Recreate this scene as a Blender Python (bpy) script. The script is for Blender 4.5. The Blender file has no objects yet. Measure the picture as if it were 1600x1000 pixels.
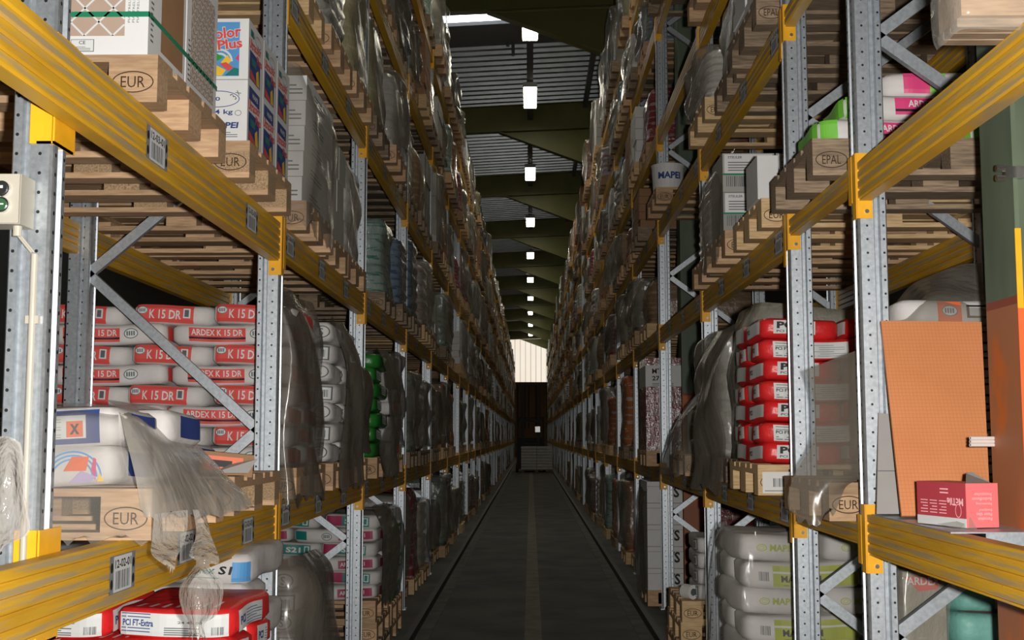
import bpy, math, random
import numpy as np
from mathutils import Vector, Matrix, Euler
random.seed(11)
rng = np.random.RandomState(5)
SC = bpy.context.scene
C = SC.collection
# ------------------------------------------------------------------ camera
F = 1880.0
CAMH = 1.56
PITCH = math.atan(182.0 / F)
YAW = math.atan(29.0 / F)
cd = bpy.data.cameras.new('camera'); cam = bpy.data.objects.new('camera', cd); C.objects.link(cam)
cam.location = (0, 0, CAMH); cam.rotation_euler = (math.pi / 2 + PITCH, 0, YAW)
cd.sensor_width = 36.0; cd.lens = 36.0 * F / 1600.0; cd.clip_start = 0.05; cd.clip_end = 300
SC.camera = cam
# ------------------------------------------------------------------ world, flash of the photographer, exposure
w = bpy.data.worlds.new('world'); SC.world = w; w.use_nodes = True
w.node_tree.nodes['Background'].inputs['Color'].default_value = (0.75, 0.8, 0.9, 1)
w.node_tree.nodes['Background'].inputs['Strength'].default_value = 0.25
fl = bpy.data.lights.new('camera_flash', 'SPOT'); flo = bpy.data.objects.new('camera_flash', fl); C.objects.link(flo)
flo.location = (0.13, 0.02, CAMH + 0.03); flo.rotation_euler = (math.pi / 2 + 0.06, 0, 0)
fl.energy = 900; fl.spot_size = math.radians(100); fl.spot_blend = 0.6; fl.shadow_soft_size = 0.03
fl.color = (1.0, 0.97, 0.92)
LAMP_STRENGTH = 26.0
SKY_STRENGTH = 6.0
SC.view_settings.view_transform = 'Standard'; SC.view_settings.look = 'None'
SC.view_settings.gamma = 1.0; SC.view_settings.exposure = 0.0; SC.view_settings.use_curve_mapping = False
SC.cycles.transparent_max_bounces = 16
SC.cycles.max_bounces = 6

def P(px, py, Y):
    """point at depth Y along the aisle seen at a pixel of the 1600x1000 frame"""
    d = Vector(((px - 800) / F, (500 - py) / F, -1.0))
    d.rotate(cam.rotation_euler)
    t = Y / d.y
    return Vector((d.x * t, Y, CAMH + d.z * t))

# ------------------------------------------------------------------ materials
MATS = {}
def nt(name):
    m = bpy.data.materials.new(name); m.use_nodes = True
    t = m.node_tree; t.nodes.clear()
    o = t.nodes.new('ShaderNodeOutputMaterial')
    return m, t, o
def N(t, k, **kw):
    n = t.nodes.new(k)
    for a, b in kw.items(): setattr(n, a, b)
    return n
def mix(t, fac, a, b):
    n = t.nodes.new('ShaderNodeMix'); n.data_type = 'RGBA'
    for sock, val in ((n.inputs[0], fac), (n.inputs[6], a), (n.inputs[7], b)):
        if hasattr(val, 'node'): t.links.new(val, sock)
        elif isinstance(val, (int, float)): sock.default_value = val
        else: sock.default_value = (*val, 1)
    return n.outputs[2]
def math_n(t, op, a, b=None, c=None):
    n = t.nodes.new('ShaderNodeMath'); n.operation = op
    for s, v in zip(n.inputs, (a, b, c)):
        if v is None: continue
        if hasattr(v, 'node'): t.links.new(v, s)
        else: s.default_value = v
    return n.outputs[0]
def noise(t, scale, stretch=(1, 1, 1), detail=3, coord='Object', rough=.55):
    tc = N(t, 'ShaderNodeTexCoord'); mp = N(t, 'ShaderNodeMapping')
    mp.inputs['Scale'].default_value = stretch
    t.links.new(tc.outputs[coord], mp.inputs['Vector'])
    n = N(t, 'ShaderNodeTexNoise'); n.inputs['Scale'].default_value = scale; n.inputs['Detail'].default_value = detail
    n.inputs['Roughness'].default_value = rough
    t.links.new(mp.outputs[0], n.inputs['Vector'])
    return n.outputs['Fac']
def ramp(t, fac, lo, hi):
    n = N(t, 'ShaderNodeMapRange'); n.inputs['From Min'].default_value = lo; n.inputs['From Max'].default_value = hi
    t.links.new(fac, n.inputs['Value']); return n.outputs[0]
def bump(t, h, strength, dist=0.01):
    b = N(t, 'ShaderNodeBump'); b.inputs['Strength'].default_value = strength; b.inputs['Distance'].default_value = dist
    t.links.new(h, b.inputs['Height']); return b.outputs[0]
def mat(name, col, rough=.6, metal=0.0, spec=.4, var=.12, vscale=9, stretch=(1, 1, 1), coat=0, bmp=0, bscale=40, bstretch=(1, 1, 1), col2=None, lo=.35, hi=.7, rnd=0):
    m, t, o = nt(name); p = N(t, 'ShaderNodeBsdfPrincipled'); t.links.new(p.outputs[0], o.inputs[0])
    c2 = col2 if col2 else tuple(x * (1 - var) for x in col)
    c = mix(t, ramp(t, noise(t, vscale, stretch), lo, hi), col, c2)
    if rnd:
        oi = N(t, 'ShaderNodeObjectInfo')
        hs = N(t, 'ShaderNodeHueSaturation')
        t.links.new(c, hs.inputs['Color'])
        v = N(t, 'ShaderNodeMapRange'); v.inputs['To Min'].default_value = 1 - rnd; v.inputs['To Max'].default_value = 1 + rnd * .5
        t.links.new(oi.outputs['Random'], v.inputs['Value']); t.links.new(v.outputs[0], hs.inputs['Value'])
        c = hs.outputs[0]
    t.links.new(c, p.inputs['Base Color'])
    p.inputs['Roughness'].default_value = rough; p.inputs['Metallic'].default_value = metal
    p.inputs['Specular IOR Level'].default_value = spec
    if coat: p.inputs['Coat Weight'].default_value = coat; p.inputs['Coat Roughness'].default_value = .12
    if bmp:
        b = bump(t, noise(t, bscale, bstretch), bmp, .02)
        t.links.new(b, p.inputs['Normal'])
        if coat: t.links.new(b, p.inputs['Coat Normal'])
    MATS[name] = m
    return m
def emit(name, col, s):
    m, t, o = nt(name); e = N(t, 'ShaderNodeEmission'); e.inputs[0].default_value = (*col, 1); e.inputs[1].default_value = s
    t.links.new(e.outputs[0], o.inputs[0]); MATS[name] = m; return m
def srgb(r, g, b):
    f = lambda v: ((v / 255 + .055) / 1.055) ** 2.4 if v / 255 > .04045 else v / 255 / 12.92
    return (f(r), f(g), f(b))

mat('wood', srgb(198, 164, 128), .75, vscale=6, stretch=(1.5, 14, 14), col2=srgb(164, 130, 98), rnd=.3)
mat('wood_old', srgb(158, 136, 112), .8, vscale=6, stretch=(1.5, 18, 18), col2=srgb(108, 92, 76), rnd=.3)
mat('wood_new', srgb(214, 184, 140), .75, vscale=6, stretch=(1.5, 18, 18), col2=srgb(180, 146, 104))
mat('chip', srgb(178, 150, 116), .85, vscale=160, col2=srgb(122, 98, 72), rnd=.15)
mat('burn', srgb(60, 38, 26), .9)
mat('black', (.012, .012, .013), .6)
mat('dark_rubber', (.03, .03, .03), .7)
mat('white_paper', srgb(222, 220, 216), .6, var=.05)
mat('paper_sack', srgb(204, 200, 197), .62, var=.1, vscale=7, bmp=.25, bscale=14)
mat('red_print', srgb(212, 78, 72), .55, var=.08)
mat('red_sack', srgb(222, 42, 44), .38, var=.15, vscale=8, bmp=.3, bscale=16, spec=.5)
mat('dark_red', srgb(120, 30, 40), .5)
mat('label_white', srgb(206, 208, 206), .5, var=.05)
mat('print_grey', srgb(92, 96, 100), .6)
mat('print_black', srgb(28, 28, 30), .6)
mat('print_blue', srgb(46, 66, 128), .55)
mat('cyan_print', srgb(84, 150, 205), .5)
mat('pink_print', srgb(214, 62, 120), .5)
mat('magenta_print', srgb(158, 42, 82), .5)
mat('teal_print', srgb(26, 118, 112), .5)
mat('lime_print', srgb(168, 178, 44), .5)
mat('green_print', srgb(48, 150, 52), .5)
mat('light_green', srgb(110, 186, 60), .5)
mat('orange_print', srgb(226, 100, 50), .5)
mat('yellow_print', srgb(236, 190, 50), .5)
mat('violet_print', srgb(180, 164, 200), .5)
mat('teal_sack', srgb(112, 168, 156), .5, bmp=.3, bscale=16)
mat('green_sack', srgb(40, 120, 44), .35, bmp=.3, bscale=16, spec=.5)
mat('orange_sack', srgb(200, 92, 34), .4, bmp=.3, bscale=16)
mat('white_carton', srgb(214, 213, 212), .55, var=.04)
mat('beige_print', srgb(172, 150, 134), .6, var=.05)
mat('brown_carton', srgb(150, 112, 78), .7, var=.1)
mat('carton_grey', srgb(172, 170, 164), .6, var=.08, rnd=.3)
mat('pink_box', srgb(228, 116, 118), .5, var=.04)
mat('crimson_box', srgb(176, 64, 74), .5, var=.04)
mat('pink_text', srgb(255, 190, 196), .5)
mat('strap_green', srgb(34, 128, 92), .35)
mat('plastic_grey', srgb(178, 172, 158), .45, var=.06)
mat('button_green', srgb(50, 92, 60), .35)
mat('chrome', (.75, .76, .78), .25, metal=1, var=.05)
mat('grey_board', srgb(158, 154, 150), .7, var=.06)
mat('white_tube', srgb(214, 206, 200), .4)
mat('concrete', srgb(88, 88, 82), .8, vscale=1.6, col2=srgb(62, 62, 58))
mat('floor_line', srgb(120, 119, 100), .8, vscale=5, col2=srgb(94, 94, 82))
mat('floor_strip', srgb(98, 98, 90), .8, vscale=5, col2=srgb(70, 70, 64))
mat('rail_steel', srgb(58, 58, 54), .55, metal=.3)
mat('truck_dark', srgb(38, 40, 42), .5)
mat('brown_wall', srgb(140, 104, 70), .8)
mat('wall_dark', srgb(70, 70, 66), .85)
mat('olive_paint', srgb(98, 98, 50), .5, vscale=2, var=.2)
mat('roof_sheet', srgb(150, 154, 156), .3, metal=.8, vscale=3, var=.2)
mat('purlin', srgb(80, 82, 84), .6)
mat('lamp_housing', srgb(190, 190, 186), .5)
mat('blue_tub', srgb(130, 175, 200), .35, coat=.5)
emit('lamp_glow', (1, .93, .74), LAMP_STRENGTH)
emit('sky_glow', (.95, .97, 1), SKY_STRENGTH)

def beam_mat():
    """yellow paint rubbed down to grey primer along the ridges"""
    m, t, o = nt('yellow_beam'); p = N(t, 'ShaderNodeBsdfPrincipled'); t.links.new(p.outputs[0], o.inputs[0])
    tc = N(t, 'ShaderNodeTexCoord'); s = N(t, 'ShaderNodeSeparateXYZ'); t.links.new(tc.outputs['Object'], s.inputs[0])
    y = mix(t, ramp(t, noise(t, 3, (1, .6, 8)), .4, .7), srgb(214, 166, 42), srgb(190, 142, 34))
    fz = math_n(t, 'FRACT', math_n(t, 'DIVIDE', math_n(t, 'MULTIPLY', s.outputs[2], -1.0), .0356))
    ridge = ramp(t, math_n(t, 'ABSOLUTE', math_n(t, 'SUBTRACT', fz, .4)), .36, .12)
    sc = ramp(t, math_n(t, 'ADD', noise(t, 5, (1, .35, 9), 4), math_n(t, 'MULTIPLY', ridge, .16)), .58, .7)
    c = mix(t, math_n(t, 'MULTIPLY', sc, .8), y, srgb(158, 142, 112))
    dk = ramp(t, noise(t, 30, (1, 1.0, 3), 2), .72, .76)
    c = mix(t, math_n(t, 'MULTIPLY', dk, .5), c, srgb(70, 56, 30))
    t.links.new(c, p.inputs['Base Color']); p.inputs['Roughness'].default_value = .42
    MATS['yellow_beam'] = m
beam_mat()
mat('yellow_plate', srgb(236, 172, 34), .4, var=.12, vscale=14)

def galv():
    """galvanised upright: spangle plus rows of punched holes every 50 mm"""
    for nm, holes in (('galv_upright', True), ('galv', False)):
        m, t, o = nt(nm); p = N(t, 'ShaderNodeBsdfPrincipled'); t.links.new(p.outputs[0], o.inputs[0])
        c = mix(t, ramp(t, noise(t, 60, (1, 1, 1), 3), .35, .65), srgb(200, 206, 211), srgb(178, 185, 192))
        c = mix(t, math_n(t, 'MULTIPLY', ramp(t, noise(t, 4, (2, 2, .6)), .55, .8), .2), c, srgb(110, 112, 112))
        if holes:
            tc = N(t, 'ShaderNodeTexCoord'); s = N(t, 'ShaderNodeSeparateXYZ'); t.links.new(tc.outputs['Object'], s.inputs[0])
            g = N(t, 'ShaderNodeNewGeometry'); tr = N(t, 'ShaderNodeVectorTransform'); tr.vector_type = 'NORMAL'; tr.convert_from = 'WORLD'; tr.convert_to = 'OBJECT'
            t.links.new(g.outputs['True Normal'], tr.inputs[0]); sn = N(t, 'ShaderNodeSeparateXYZ'); t.links.new(tr.outputs[0], sn.inputs[0])
            ax = math_n(t, 'ABSOLUTE', s.outputs[0])
            fz = math_n(t, 'SUBTRACT', math_n(t, 'MULTIPLY', math_n(t, 'FRACT', math_n(t, 'DIVIDE', s.outputs[2], .05)), .05), .025)
            def row(coord, at, r, mask):
                dx = math_n(t, 'SUBTRACT', coord, at)
                d = math_n(t, 'SQRT', math_n(t, 'ADD', math_n(t, 'MULTIPLY', dx, dx), math_n(t, 'MULTIPLY', fz, fz)))
                return math_n(t, 'MULTIPLY', math_n(t, 'LESS_THAN', d, r), mask)
            ny = math_n(t, 'GREATER_THAN', math_n(t, 'ABSOLUTE', sn.outputs[1]), .5)
            nx = math_n(t, 'GREATER_THAN', math_n(t, 'ABSOLUTE', sn.outputs[0]), .5)
            h = math_n(t, 'MAXIMUM', row(ax, .032, .0044, ny), row(ax, .092, .0044, ny))
            h = math_n(t, 'MAXIMUM', h, math_n(t, 'MAXIMUM', row(s.outputs[1], .022, .0055, nx), row(s.outputs[1], .078, .0055, nx)))
            c = mix(t, h, c, (.012, .012, .014))
            t.links.new(math_n(t, 'SUBTRACT', .82, math_n(t, 'MULTIPLY', h, .82)), p.inputs['Metallic'])
        else:
            p.inputs['Metallic'].default_value = .75
        t.links.new(c, p.inputs['Base Color']); p.inputs['Roughness'].default_value = .44
        MATS[nm] = m
galv()
def column_mat():
    m, t, o = nt('column_paint'); p = N(t, 'ShaderNodeBsdfPrincipled'); t.links.new(p.outputs[0], o.inputs[0])
    tc = N(t, 'ShaderNodeTexCoord'); s = N(t, 'ShaderNodeSeparateXYZ'); t.links.new(tc.outputs['Object'], s.inputs[0])
    gr = mix(t, ramp(t, noise(t, 5, (1, 1, .4)), .4, .7), srgb(92, 104, 84), srgb(74, 86, 68))
    br = mix(t, ramp(t, noise(t, 6, (1, 1, .5)), .5, .62), srgb(160, 100, 66), srgb(190, 98, 40))
    e = math_n(t, 'ADD', s.outputs[2], math_n(t, 'MULTIPLY', s.outputs[1], .0))
    c = mix(t, math_n(t, 'LESS_THAN', e, 1.98), gr, br)
    c = mix(t, math_n(t, 'MULTIPLY', math_n(t, 'LESS_THAN', e, 1.98), math_n(t, 'GREATER_THAN', e, 1.955)), c, srgb(134, 62, 44))
    t.links.new(c, p.inputs['Base Color']); p.inputs['Roughness'].default_value = .6; MATS['column_paint'] = m
column_mat()
def film_mat(name, op, col, rough=.22, base=.1, bs=3.2, bst=.6):
    m, t, o = nt(name)
    tr = N(t, 'ShaderNodeBsdfTransparent'); p = N(t, 'ShaderNodeBsdfPrincipled')
    p.inputs['Base Color'].default_value = (*col, 1); p.inputs['Roughness'].default_value = rough; p.inputs['Specular IOR Level'].default_value = .7
    n1 = noise(t, bs, (1, 1, .45), 4, rough=.55)
    b = bump(t, n1, bst, .05); t.links.new(b, p.inputs['Normal'])
    lw = N(t, 'ShaderNodeLayerWeight'); lw.inputs['Blend'].default_value = .35; t.links.new(b, lw.inputs['Normal'])
    f = math_n(t, 'MINIMUM', math_n(t, 'ADD', math_n(t, 'ADD', math_n(t, 'MULTIPLY', lw.outputs['Facing'], .4), base), math_n(t, 'MULTIPLY', ramp(t, noise(t, 2.5, (1, 1, .6), 3), .3, .75), op)), .92)
    mx = N(t, 'ShaderNodeMixShader'); t.links.new(f, mx.inputs[0]); t.links.new(tr.outputs[0], mx.inputs[1]); t.links.new(p.outputs[0], mx.inputs[2])
    t.links.new(mx.outputs[0], o.inputs[0]); MATS[name] = m
film_mat('film', .42, srgb(146, 140, 128), .2, .14)
film_mat('film_light', .5, srgb(182, 176, 166), .2, .32)
film_mat('film_clear', .28, srgb(176, 172, 164), .15, .05)
film_mat('film_crumple', .5, srgb(184, 178, 170), .14, .22, 13, 1.0)
film_mat('film_dark', .4, srgb(112, 106, 96), .22, .36)
def wrapped(name, col, col2, var=.25):
    """goods behind stretch film: printed layers seen through a glossy, wrinkled coat"""
    m, t, o = nt(name); p = N(t, 'ShaderNodeBsdfPrincipled'); t.links.new(p.outputs[0], o.inputs[0])
    tc = N(t, 'ShaderNodeTexCoord'); s = N(t, 'ShaderNodeSeparateXYZ'); t.links.new(tc.outputs['Object'], s.inputs[0])
    band = math_n(t, 'LESS_THAN', math_n(t, 'FRACT', math_n(t, 'DIVIDE', s.outputs[2], .11)), .5)
    patch = math_n(t, 'MULTIPLY', band, math_n(t, 'GREATER_THAN', noise(t, 5, (1.0, 1.6, 6)), .5))
    c = mix(t, patch, col, col2)
    c = mix(t, ramp(t, noise(t, 6), .3, .75), c, tuple(x * (1 - var) for x in col))
    oi = N(t, 'ShaderNodeObjectInfo'); hs = N(t, 'ShaderNodeHueSaturation'); t.links.new(c, hs.inputs['Color'])
    v = N(t, 'ShaderNodeMapRange'); v.inputs['To Min'].default_value = .6; v.inputs['To Max'].default_value = 1.15
    t.links.new(oi.outputs['Random'], v.inputs['Value']); t.links.new(v.outputs[0], hs.inputs['Value'])
    t.links.new(hs.outputs[0], p.inputs['Base Color'])
    p.inputs['Roughness'].default_value = .5; p.inputs['Coat Weight'].default_value = .9; p.inputs['Coat Roughness'].default_value = .13
    b = bump(t, noise(t, 9, (1, 1, .55), 5, rough=.65), .55, .03)
    t.links.new(b, p.inputs['Normal']); t.links.new(b, p.inputs['Coat Normal'])
    MATS[name] = m
wrapped('wrap_white', srgb(214, 212, 202), srgb(184, 184, 178))
wrapped('wrap_grey', srgb(158, 154, 140), srgb(176, 172, 160))
wrapped('wrap_olive', srgb(140, 134, 104), srgb(156, 148, 122))
wrapped('wrap_pink', srgb(186, 180, 178), srgb(158, 42, 82))
wrapped('wrap_teal', srgb(150, 168, 160), srgb(40, 110, 98))
wrapped('wrap_red', srgb(150, 52, 60), srgb(190, 180, 176))
wrapped('wrap_blue', srgb(122, 140, 156), srgb(54, 74, 120))
wrapped('wrap_orange', srgb(176, 104, 56), srgb(190, 180, 170))
wrapped('wrap_brown', srgb(130, 104, 78), srgb(160, 140, 116))

def box_board():
    m, t, o = nt('orange_board'); p = N(t, 'ShaderNodeBsdfPrincipled'); t.links.new(p.outputs[0], o.inputs[0])
    tc = N(t, 'ShaderNodeTexCoord'); s = N(t, 'ShaderNodeSeparateXYZ'); t.links.new(tc.outputs['Object'], s.inputs[0])
    ln = lambda c: math_n(t, 'LESS_THAN', math_n(t, 'FRACT', math_n(t, 'DIVIDE', c, .0125)), .14)
    g = math_n(t, 'MAXIMUM', ln(s.outputs[0]), ln(s.outputs[2]))
    c = mix(t, ramp(t, noise(t, 4), .3, .7), srgb(208, 134, 86), srgb(198, 124, 76))
    c = mix(t, math_n(t, 'MULTIPLY', g, .35), c, srgb(160, 96, 50))
    t.links.new(c, p.inputs['Base Color']); p.inputs['Roughness'].default_value = .6; MATS['orange_board'] = m
box_board()

# ------------------------------------------------------------------ mesh helpers
TXT = {}
def text_geo(s, bold=.0):
    k = (s, bold)
    if k not in TXT:
        cu = bpy.data.curves.new('t', 'FONT'); cu.body = s; cu.size = 1.0; cu.resolution_u = 2; cu.offset = bold
        ob = bpy.data.objects.new('t', cu); C.objects.link(ob)
        dg = bpy.context.evaluated_depsgraph_get()
        me = ob.evaluated_get(dg).to_mesh()
        v = np.array([tuple(x.co)[:2] for x in me.vertices]).reshape(-1, 2); f = [tuple(p.vertices) for p in me.polygons]
        ob.evaluated_get(dg).to_mesh_clear(); bpy.data.objects.remove(ob); bpy.data.curves.remove(cu)
        mn, mx = v.min(0), v.max(0)
        v = (v - mn) / max(mx[1] - mn[1], 1e-6)
        TXT[k] = (v, f, (mx[0] - mn[0]) / max(mx[1] - mn[1], 1e-6))
    return TXT[k]
class MB:
    def __init__(s, only=None): s.v = []; s.f = []; s.m = []; s.mats = []; s.only = only
    def mi(s, name):
        if name not in s.mats: s.mats.append(name)
        return s.mats.index(name)
    def add(s, verts, faces, m, M=None):
        o = len(s.v)
        for p in verts:
            s.v.append(tuple(M @ Vector(p)) if M is not None else tuple(p))
        i = s.mi(m)
        for f in faces: s.f.append(tuple(o + x for x in f)); s.m.append(i)
        return s
    def box(s, x0, x1, y0, y1, z0, z1, m, M=None):
        x0, x1 = min(x0, x1), max(x0, x1)
        v = [(x, y, z) for z in (z0, z1) for y in (y0, y1) for x in (x0, x1)]
        return s.add(v, [(0, 2, 3, 1), (4, 5, 7, 6), (0, 1, 5, 4), (2, 6, 7, 3), (0, 4, 6, 2), (1, 3, 7, 5)], m, M)
    def prism(s, poly, axis, a, b, m, M=None):
        """poly: 2D outline, extruded along axis from a to b; 2D coordinates are the two other axes in order"""
        n = len(poly)
        def at(p, t):
            q = list(p); q.insert({'x': 0, 'y': 1, 'z': 2}[axis], t); return tuple(q)
        v = [at(p, a) for p in poly] + [at(p, b) for p in poly]
        f = [(i, (i + 1) % n, n + (i + 1) % n, n + i) for i in range(n)] + [tuple(range(n))[::-1], tuple(range(n, 2 * n))]
        area = sum(poly[i][0] * poly[(i + 1) % n][1] - poly[(i + 1) % n][0] * poly[i][1] for i in range(n))
        flip = (area < 0) != (axis == 'y')
        if flip: f = [x[::-1] for x in f]
        return s.add(v, f, m, M)
    def cyl(s, p0, p1, r, m, n=12, r1=None):
        p0, p1 = Vector(p0), Vector(p1); d = (p1 - p0).normalized(); a = d.orthogonal().normalized(); b = d.cross(a)
        r1 = r if r1 is None else r1
        c = [(math.cos(2 * math.pi * i / n), math.sin(2 * math.pi * i / n)) for i in range(n)]
        v = [tuple(p0 + (a * x + b * y) * r) for x, y in c] + [tuple(p1 + (a * x + b * y) * r1) for x, y in c]
        f = [(i, (i + 1) % n, n + (i + 1) % n, n + i) for i in range(n)] + [tuple(range(n))[::-1], tuple(range(n, 2 * n))]
        return s.add(v, f, m)
    def bar(s, p0, p1, wy, wz, m):
        """square bar between two points, wy across y"""
        p0, p1 = Vector(p0), Vector(p1); d = (p1 - p0); L = d.length; d.normalize()
        y = Vector((0, 1, 0)); 
        if abs(d.dot(y)) > .95: y = Vector((1, 0, 0))
        z = d.cross(y).normalized(); y = z.cross(d).normalized()
        M = Matrix((d, y, z)).transposed().to_4x4(); M.translation = p0
        return s.box(0, L, -wy / 2, wy / 2, -wz / 2, wz / 2, m, M)
    def rect(s, fn, u0, u1, v0, v1, m, off=.0015, nu=1, nv=1):
        if s.only:
            if fn is not s.only: return s
            nu, nv = nu * 2, nv * 2 - 1
        o = []
        for j in range(nv + 1):
            for i in range(nu + 1): o.append(fn(u0 + (u1 - u0) * i / nu, v0 + (v1 - v0) * j / nv, off))
        f = [(j * (nu + 1) + i, j * (nu + 1) + i + 1, (j + 1) * (nu + 1) + i + 1, (j + 1) * (nu + 1) + i) for j in range(nv) for i in range(nu)]
        return s.add(o, f, m)
    def poly(s, fn, pts, m, off=.0015):
        if s.only and fn is not s.only: return s
        return s.add([fn(u, v, off) for u, v in pts], [tuple(range(len(pts)))], m)
    def disc(s, fn, u, v, ru, rv, m, off=.0015, n=20, a0=0, a1=2 * math.pi):
        return s.poly(fn, [(u + ru * math.cos(a0 + (a1 - a0) * i / n), v + rv * math.sin(a0 + (a1 - a0) * i / n)) for i in range(n if a1 - a0 > 6.28 else n + 1)], m, off)
    def ring(s, fn, u, v, ru, rv, th, m, off=.0015, n=28, a0=0, a1=2 * math.pi):
        if s.only and fn is not s.only: return s
        o = []
        for i in range(n + 1):
            a = a0 + (a1 - a0) * i / n
            o += [fn(u + ru * math.cos(a), v + rv * math.sin(a), off), fn(u + (ru - th) * math.cos(a), v + (rv - th) * math.sin(a), off)]
        return s.add(o, [(2 * i, 2 * i + 2, 2 * i + 3, 2 * i + 1) for i in range(n)], m)
    def text(s, fn, txt, u, v, h, m, off=.003, width=None, bold=.02, rot=0, shear=0):
        if s.only and fn is not s.only: return s
        g, f, asp = text_geo(txt, bold)
        wd = width if width else asp * h
        k = wd / asp
        c, sn = math.cos(rot), math.sin(rot)
        pts = []
        for a, b in g:
            x, y = a * k + shear * b * h, b * h
            pts.append(fn(u + x * c - y * sn, v + x * sn + y * c, off))
        return s.add(pts, f, m)
    def bars(s, fn, u0, u1, v0, v1, m, off=.003, n=9):
        """bar code"""
        r = random.Random(int(abs(u0 * 1e4)) + n)
        x = u0; st = (u1 - u0) / n
        for i in range(n):
            wd = st * r.choice((.35, .5, .7)); s.rect(fn, x, x + wd, v0, v1, m, off); x += st
        return s
    def lines(s, fn, u0, u1, v0, v1, n, m, off=.003, frac=.35):
        st = (v1 - v0) / n
        for i in range(n):
            e = u1 if i % 3 != 2 else u0 + (u1 - u0) * .7
            s.rect(fn, u0, e, v0 + st * i, v0 + st * (i + frac), m, off)
        return s
    def mesh(s, name, smooth=False):
        me = bpy.data.meshes.new(name); me.from_pydata(s.v, [], s.f)
        for k in s.mats: me.materials.append(MATS[k])
        me.polygons.foreach_set('material_index', s.m)
        if smooth: me.polygons.foreach_set('use_smooth', [True] * len(s.f))
        me.update(); return me
    def build(s, name, parent=None, loc=None, smooth=False):
        return obj(name, s.mesh(name, smooth), parent, loc)
def obj(name, me, parent=None, loc=None):
    o = bpy.data.objects.new(name, me); C.objects.link(o)
    if parent: o.parent = parent
    if loc is not None: o.location = loc
    return o
def tag(o, label, cat, group=None, kind=None):
    o['label'] = label; o['category'] = cat
    if group: o['group'] = group
    if kind: o['kind'] = kind
    return o
def thing(name, label, cat, loc=(0, 0, 0), group=None):
    o = obj(name, None, None, loc); o.empty_display_size = .1
    return tag(o, label, cat, group)
def struct(name, mb, smooth=False):
    o = mb.build(name, smooth=smooth); o['kind'] = 'structure'; return o
def dup(root, loc, label, group=None, rotz=0, scale=None):
    r = root.copy(); C.objects.link(r); r.location = loc; r.rotation_euler = (0, 0, rotz)
    if scale: r.scale = scale
    r['label'] = label
    if group: r['group'] = group
    for ch in root.children:
        c = ch.copy(); C.objects.link(c); c.parent = r
        for g in ch.children:
            d = g.copy(); C.objects.link(d); d.parent = c
    return r
PROTO = []      # prototypes are removed at the end if they were never placed themselves
def drop(root):
    for ch in list(root.children):
        for g in list(ch.children): bpy.data.objects.remove(g)
        bpy.data.objects.remove(ch)
    bpy.data.objects.remove(root)
ORD = ['zeroth', 'first', 'second', 'third', 'fourth', 'fifth', 'sixth', 'seventh', 'eighth', 'ninth', 'tenth', 'eleventh', 'twelfth', 'thirteenth', 'fourteenth', 'fifteenth', 'sixteenth', 'seventeenth', 'eighteenth', 'nineteenth', 'twentieth']
for _i in range(1, 10): ORD.append('twenty-' + ORD[_i])
ORD += ['thirtieth'] + ['thirty-' + ORD[i] for i in range(1, 10)] + ['fortieth']
SIDE = {-1: 'left', 1: 'right'}
def front(y):           # a flat face turned to the camera: u right, v up
    return lambda u, v, off: (u, y - off, v)
def flat(o, ux, uz, n):
    o, ux, uz, n = Vector(o), Vector(ux).normalized(), Vector(uz).normalized(), Vector(n).normalized()
    return lambda u, v, off: tuple(o + ux * u + uz * v + n * off)

# ------------------------------------------------------------------ the setting
XA = {-1: 1.15, 1: 1.195}
LEV = {-1: [0, 1.269, 2.541, 3.71, 4.93, 6.10], 1: [0, 1.284, 2.558, 3.55, 4.43, 5.50, 6.46]}
TOP = {-1: 6.55, 1: 6.95}
L0 = {-1: 5.46, 1: 5.517}
NB = 29
YEND = 92.0
b = MB(); b.box(-9, 9, -3, YEND, -.2, 0, 'concrete'); struct('floor', b)
b = MB(); b.box(-.05, .085, .5, 80, 0, .003, 'floor_line'); struct('trim_1', b)
for s, n, x in ((-1, 2, -.9), (1, 3, .95)):
    b = MB(); b.box(x, x + s * .05, .5, 88, 0, .07, 'rail_steel'); b.box(x - s * .11, x, .5, 88, 0, .004, 'floor_strip'); struct('trim_%d' % n, b)
b = MB(); b.box(-9.2, -9, -3, YEND, 0, 10.5, 'wall_dark'); struct('wall_left', b)
b = MB(); b.box(9, 9.2, -3, YEND, 0, 10.5, 'wall_dark'); struct('wall_right', b)
b = MB(); b.box(-9.2, 9.2, -3.2, -3, 0, 10.5, 'wall_dark'); struct('wall_back', b)
b = MB()
b.box(-9.2, 9.2, YEND, YEND + .2, 0, 5.7, 'brown_wall'); b.box(-9.2, -3, YEND, YEND + .2, 5.7, 10.5, 'wall_dark'); b.box(3, 9.2, YEND, YEND + .2, 5.7, 10.5, 'wall_dark')
for i in range(12): b.box(-1.6 + i * .28, -1.5 + i * .28, YEND - .06, YEND, 2.2, 5.5, 'wall_dark' if i % 3 else 'brown_wall')
struct('wall_end', b)
# translucent panelled window high in the end wall
m, t, o = nt('end_glow'); e = N(t, 'ShaderNodeEmission')
t.links.new(mix(t, noise(t, .6), srgb(246, 240, 226), srgb(240, 222, 200)), e.inputs[0]); e.inputs[1].default_value = 1.05
t.links.new(e.outputs[0], o.inputs[0]); MATS['end_glow'] = m
b = MB(); b.box(-3, 3, YEND + .05, YEND + .15, 5.7, 10.5, 'end_glow')
for i in range(15): b.box(-2.8 + i * .4, -2.775 + i * .4, YEND, YEND + .05, 5.7, 10.5, 'purlin')
struct('window_1', b)
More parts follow.
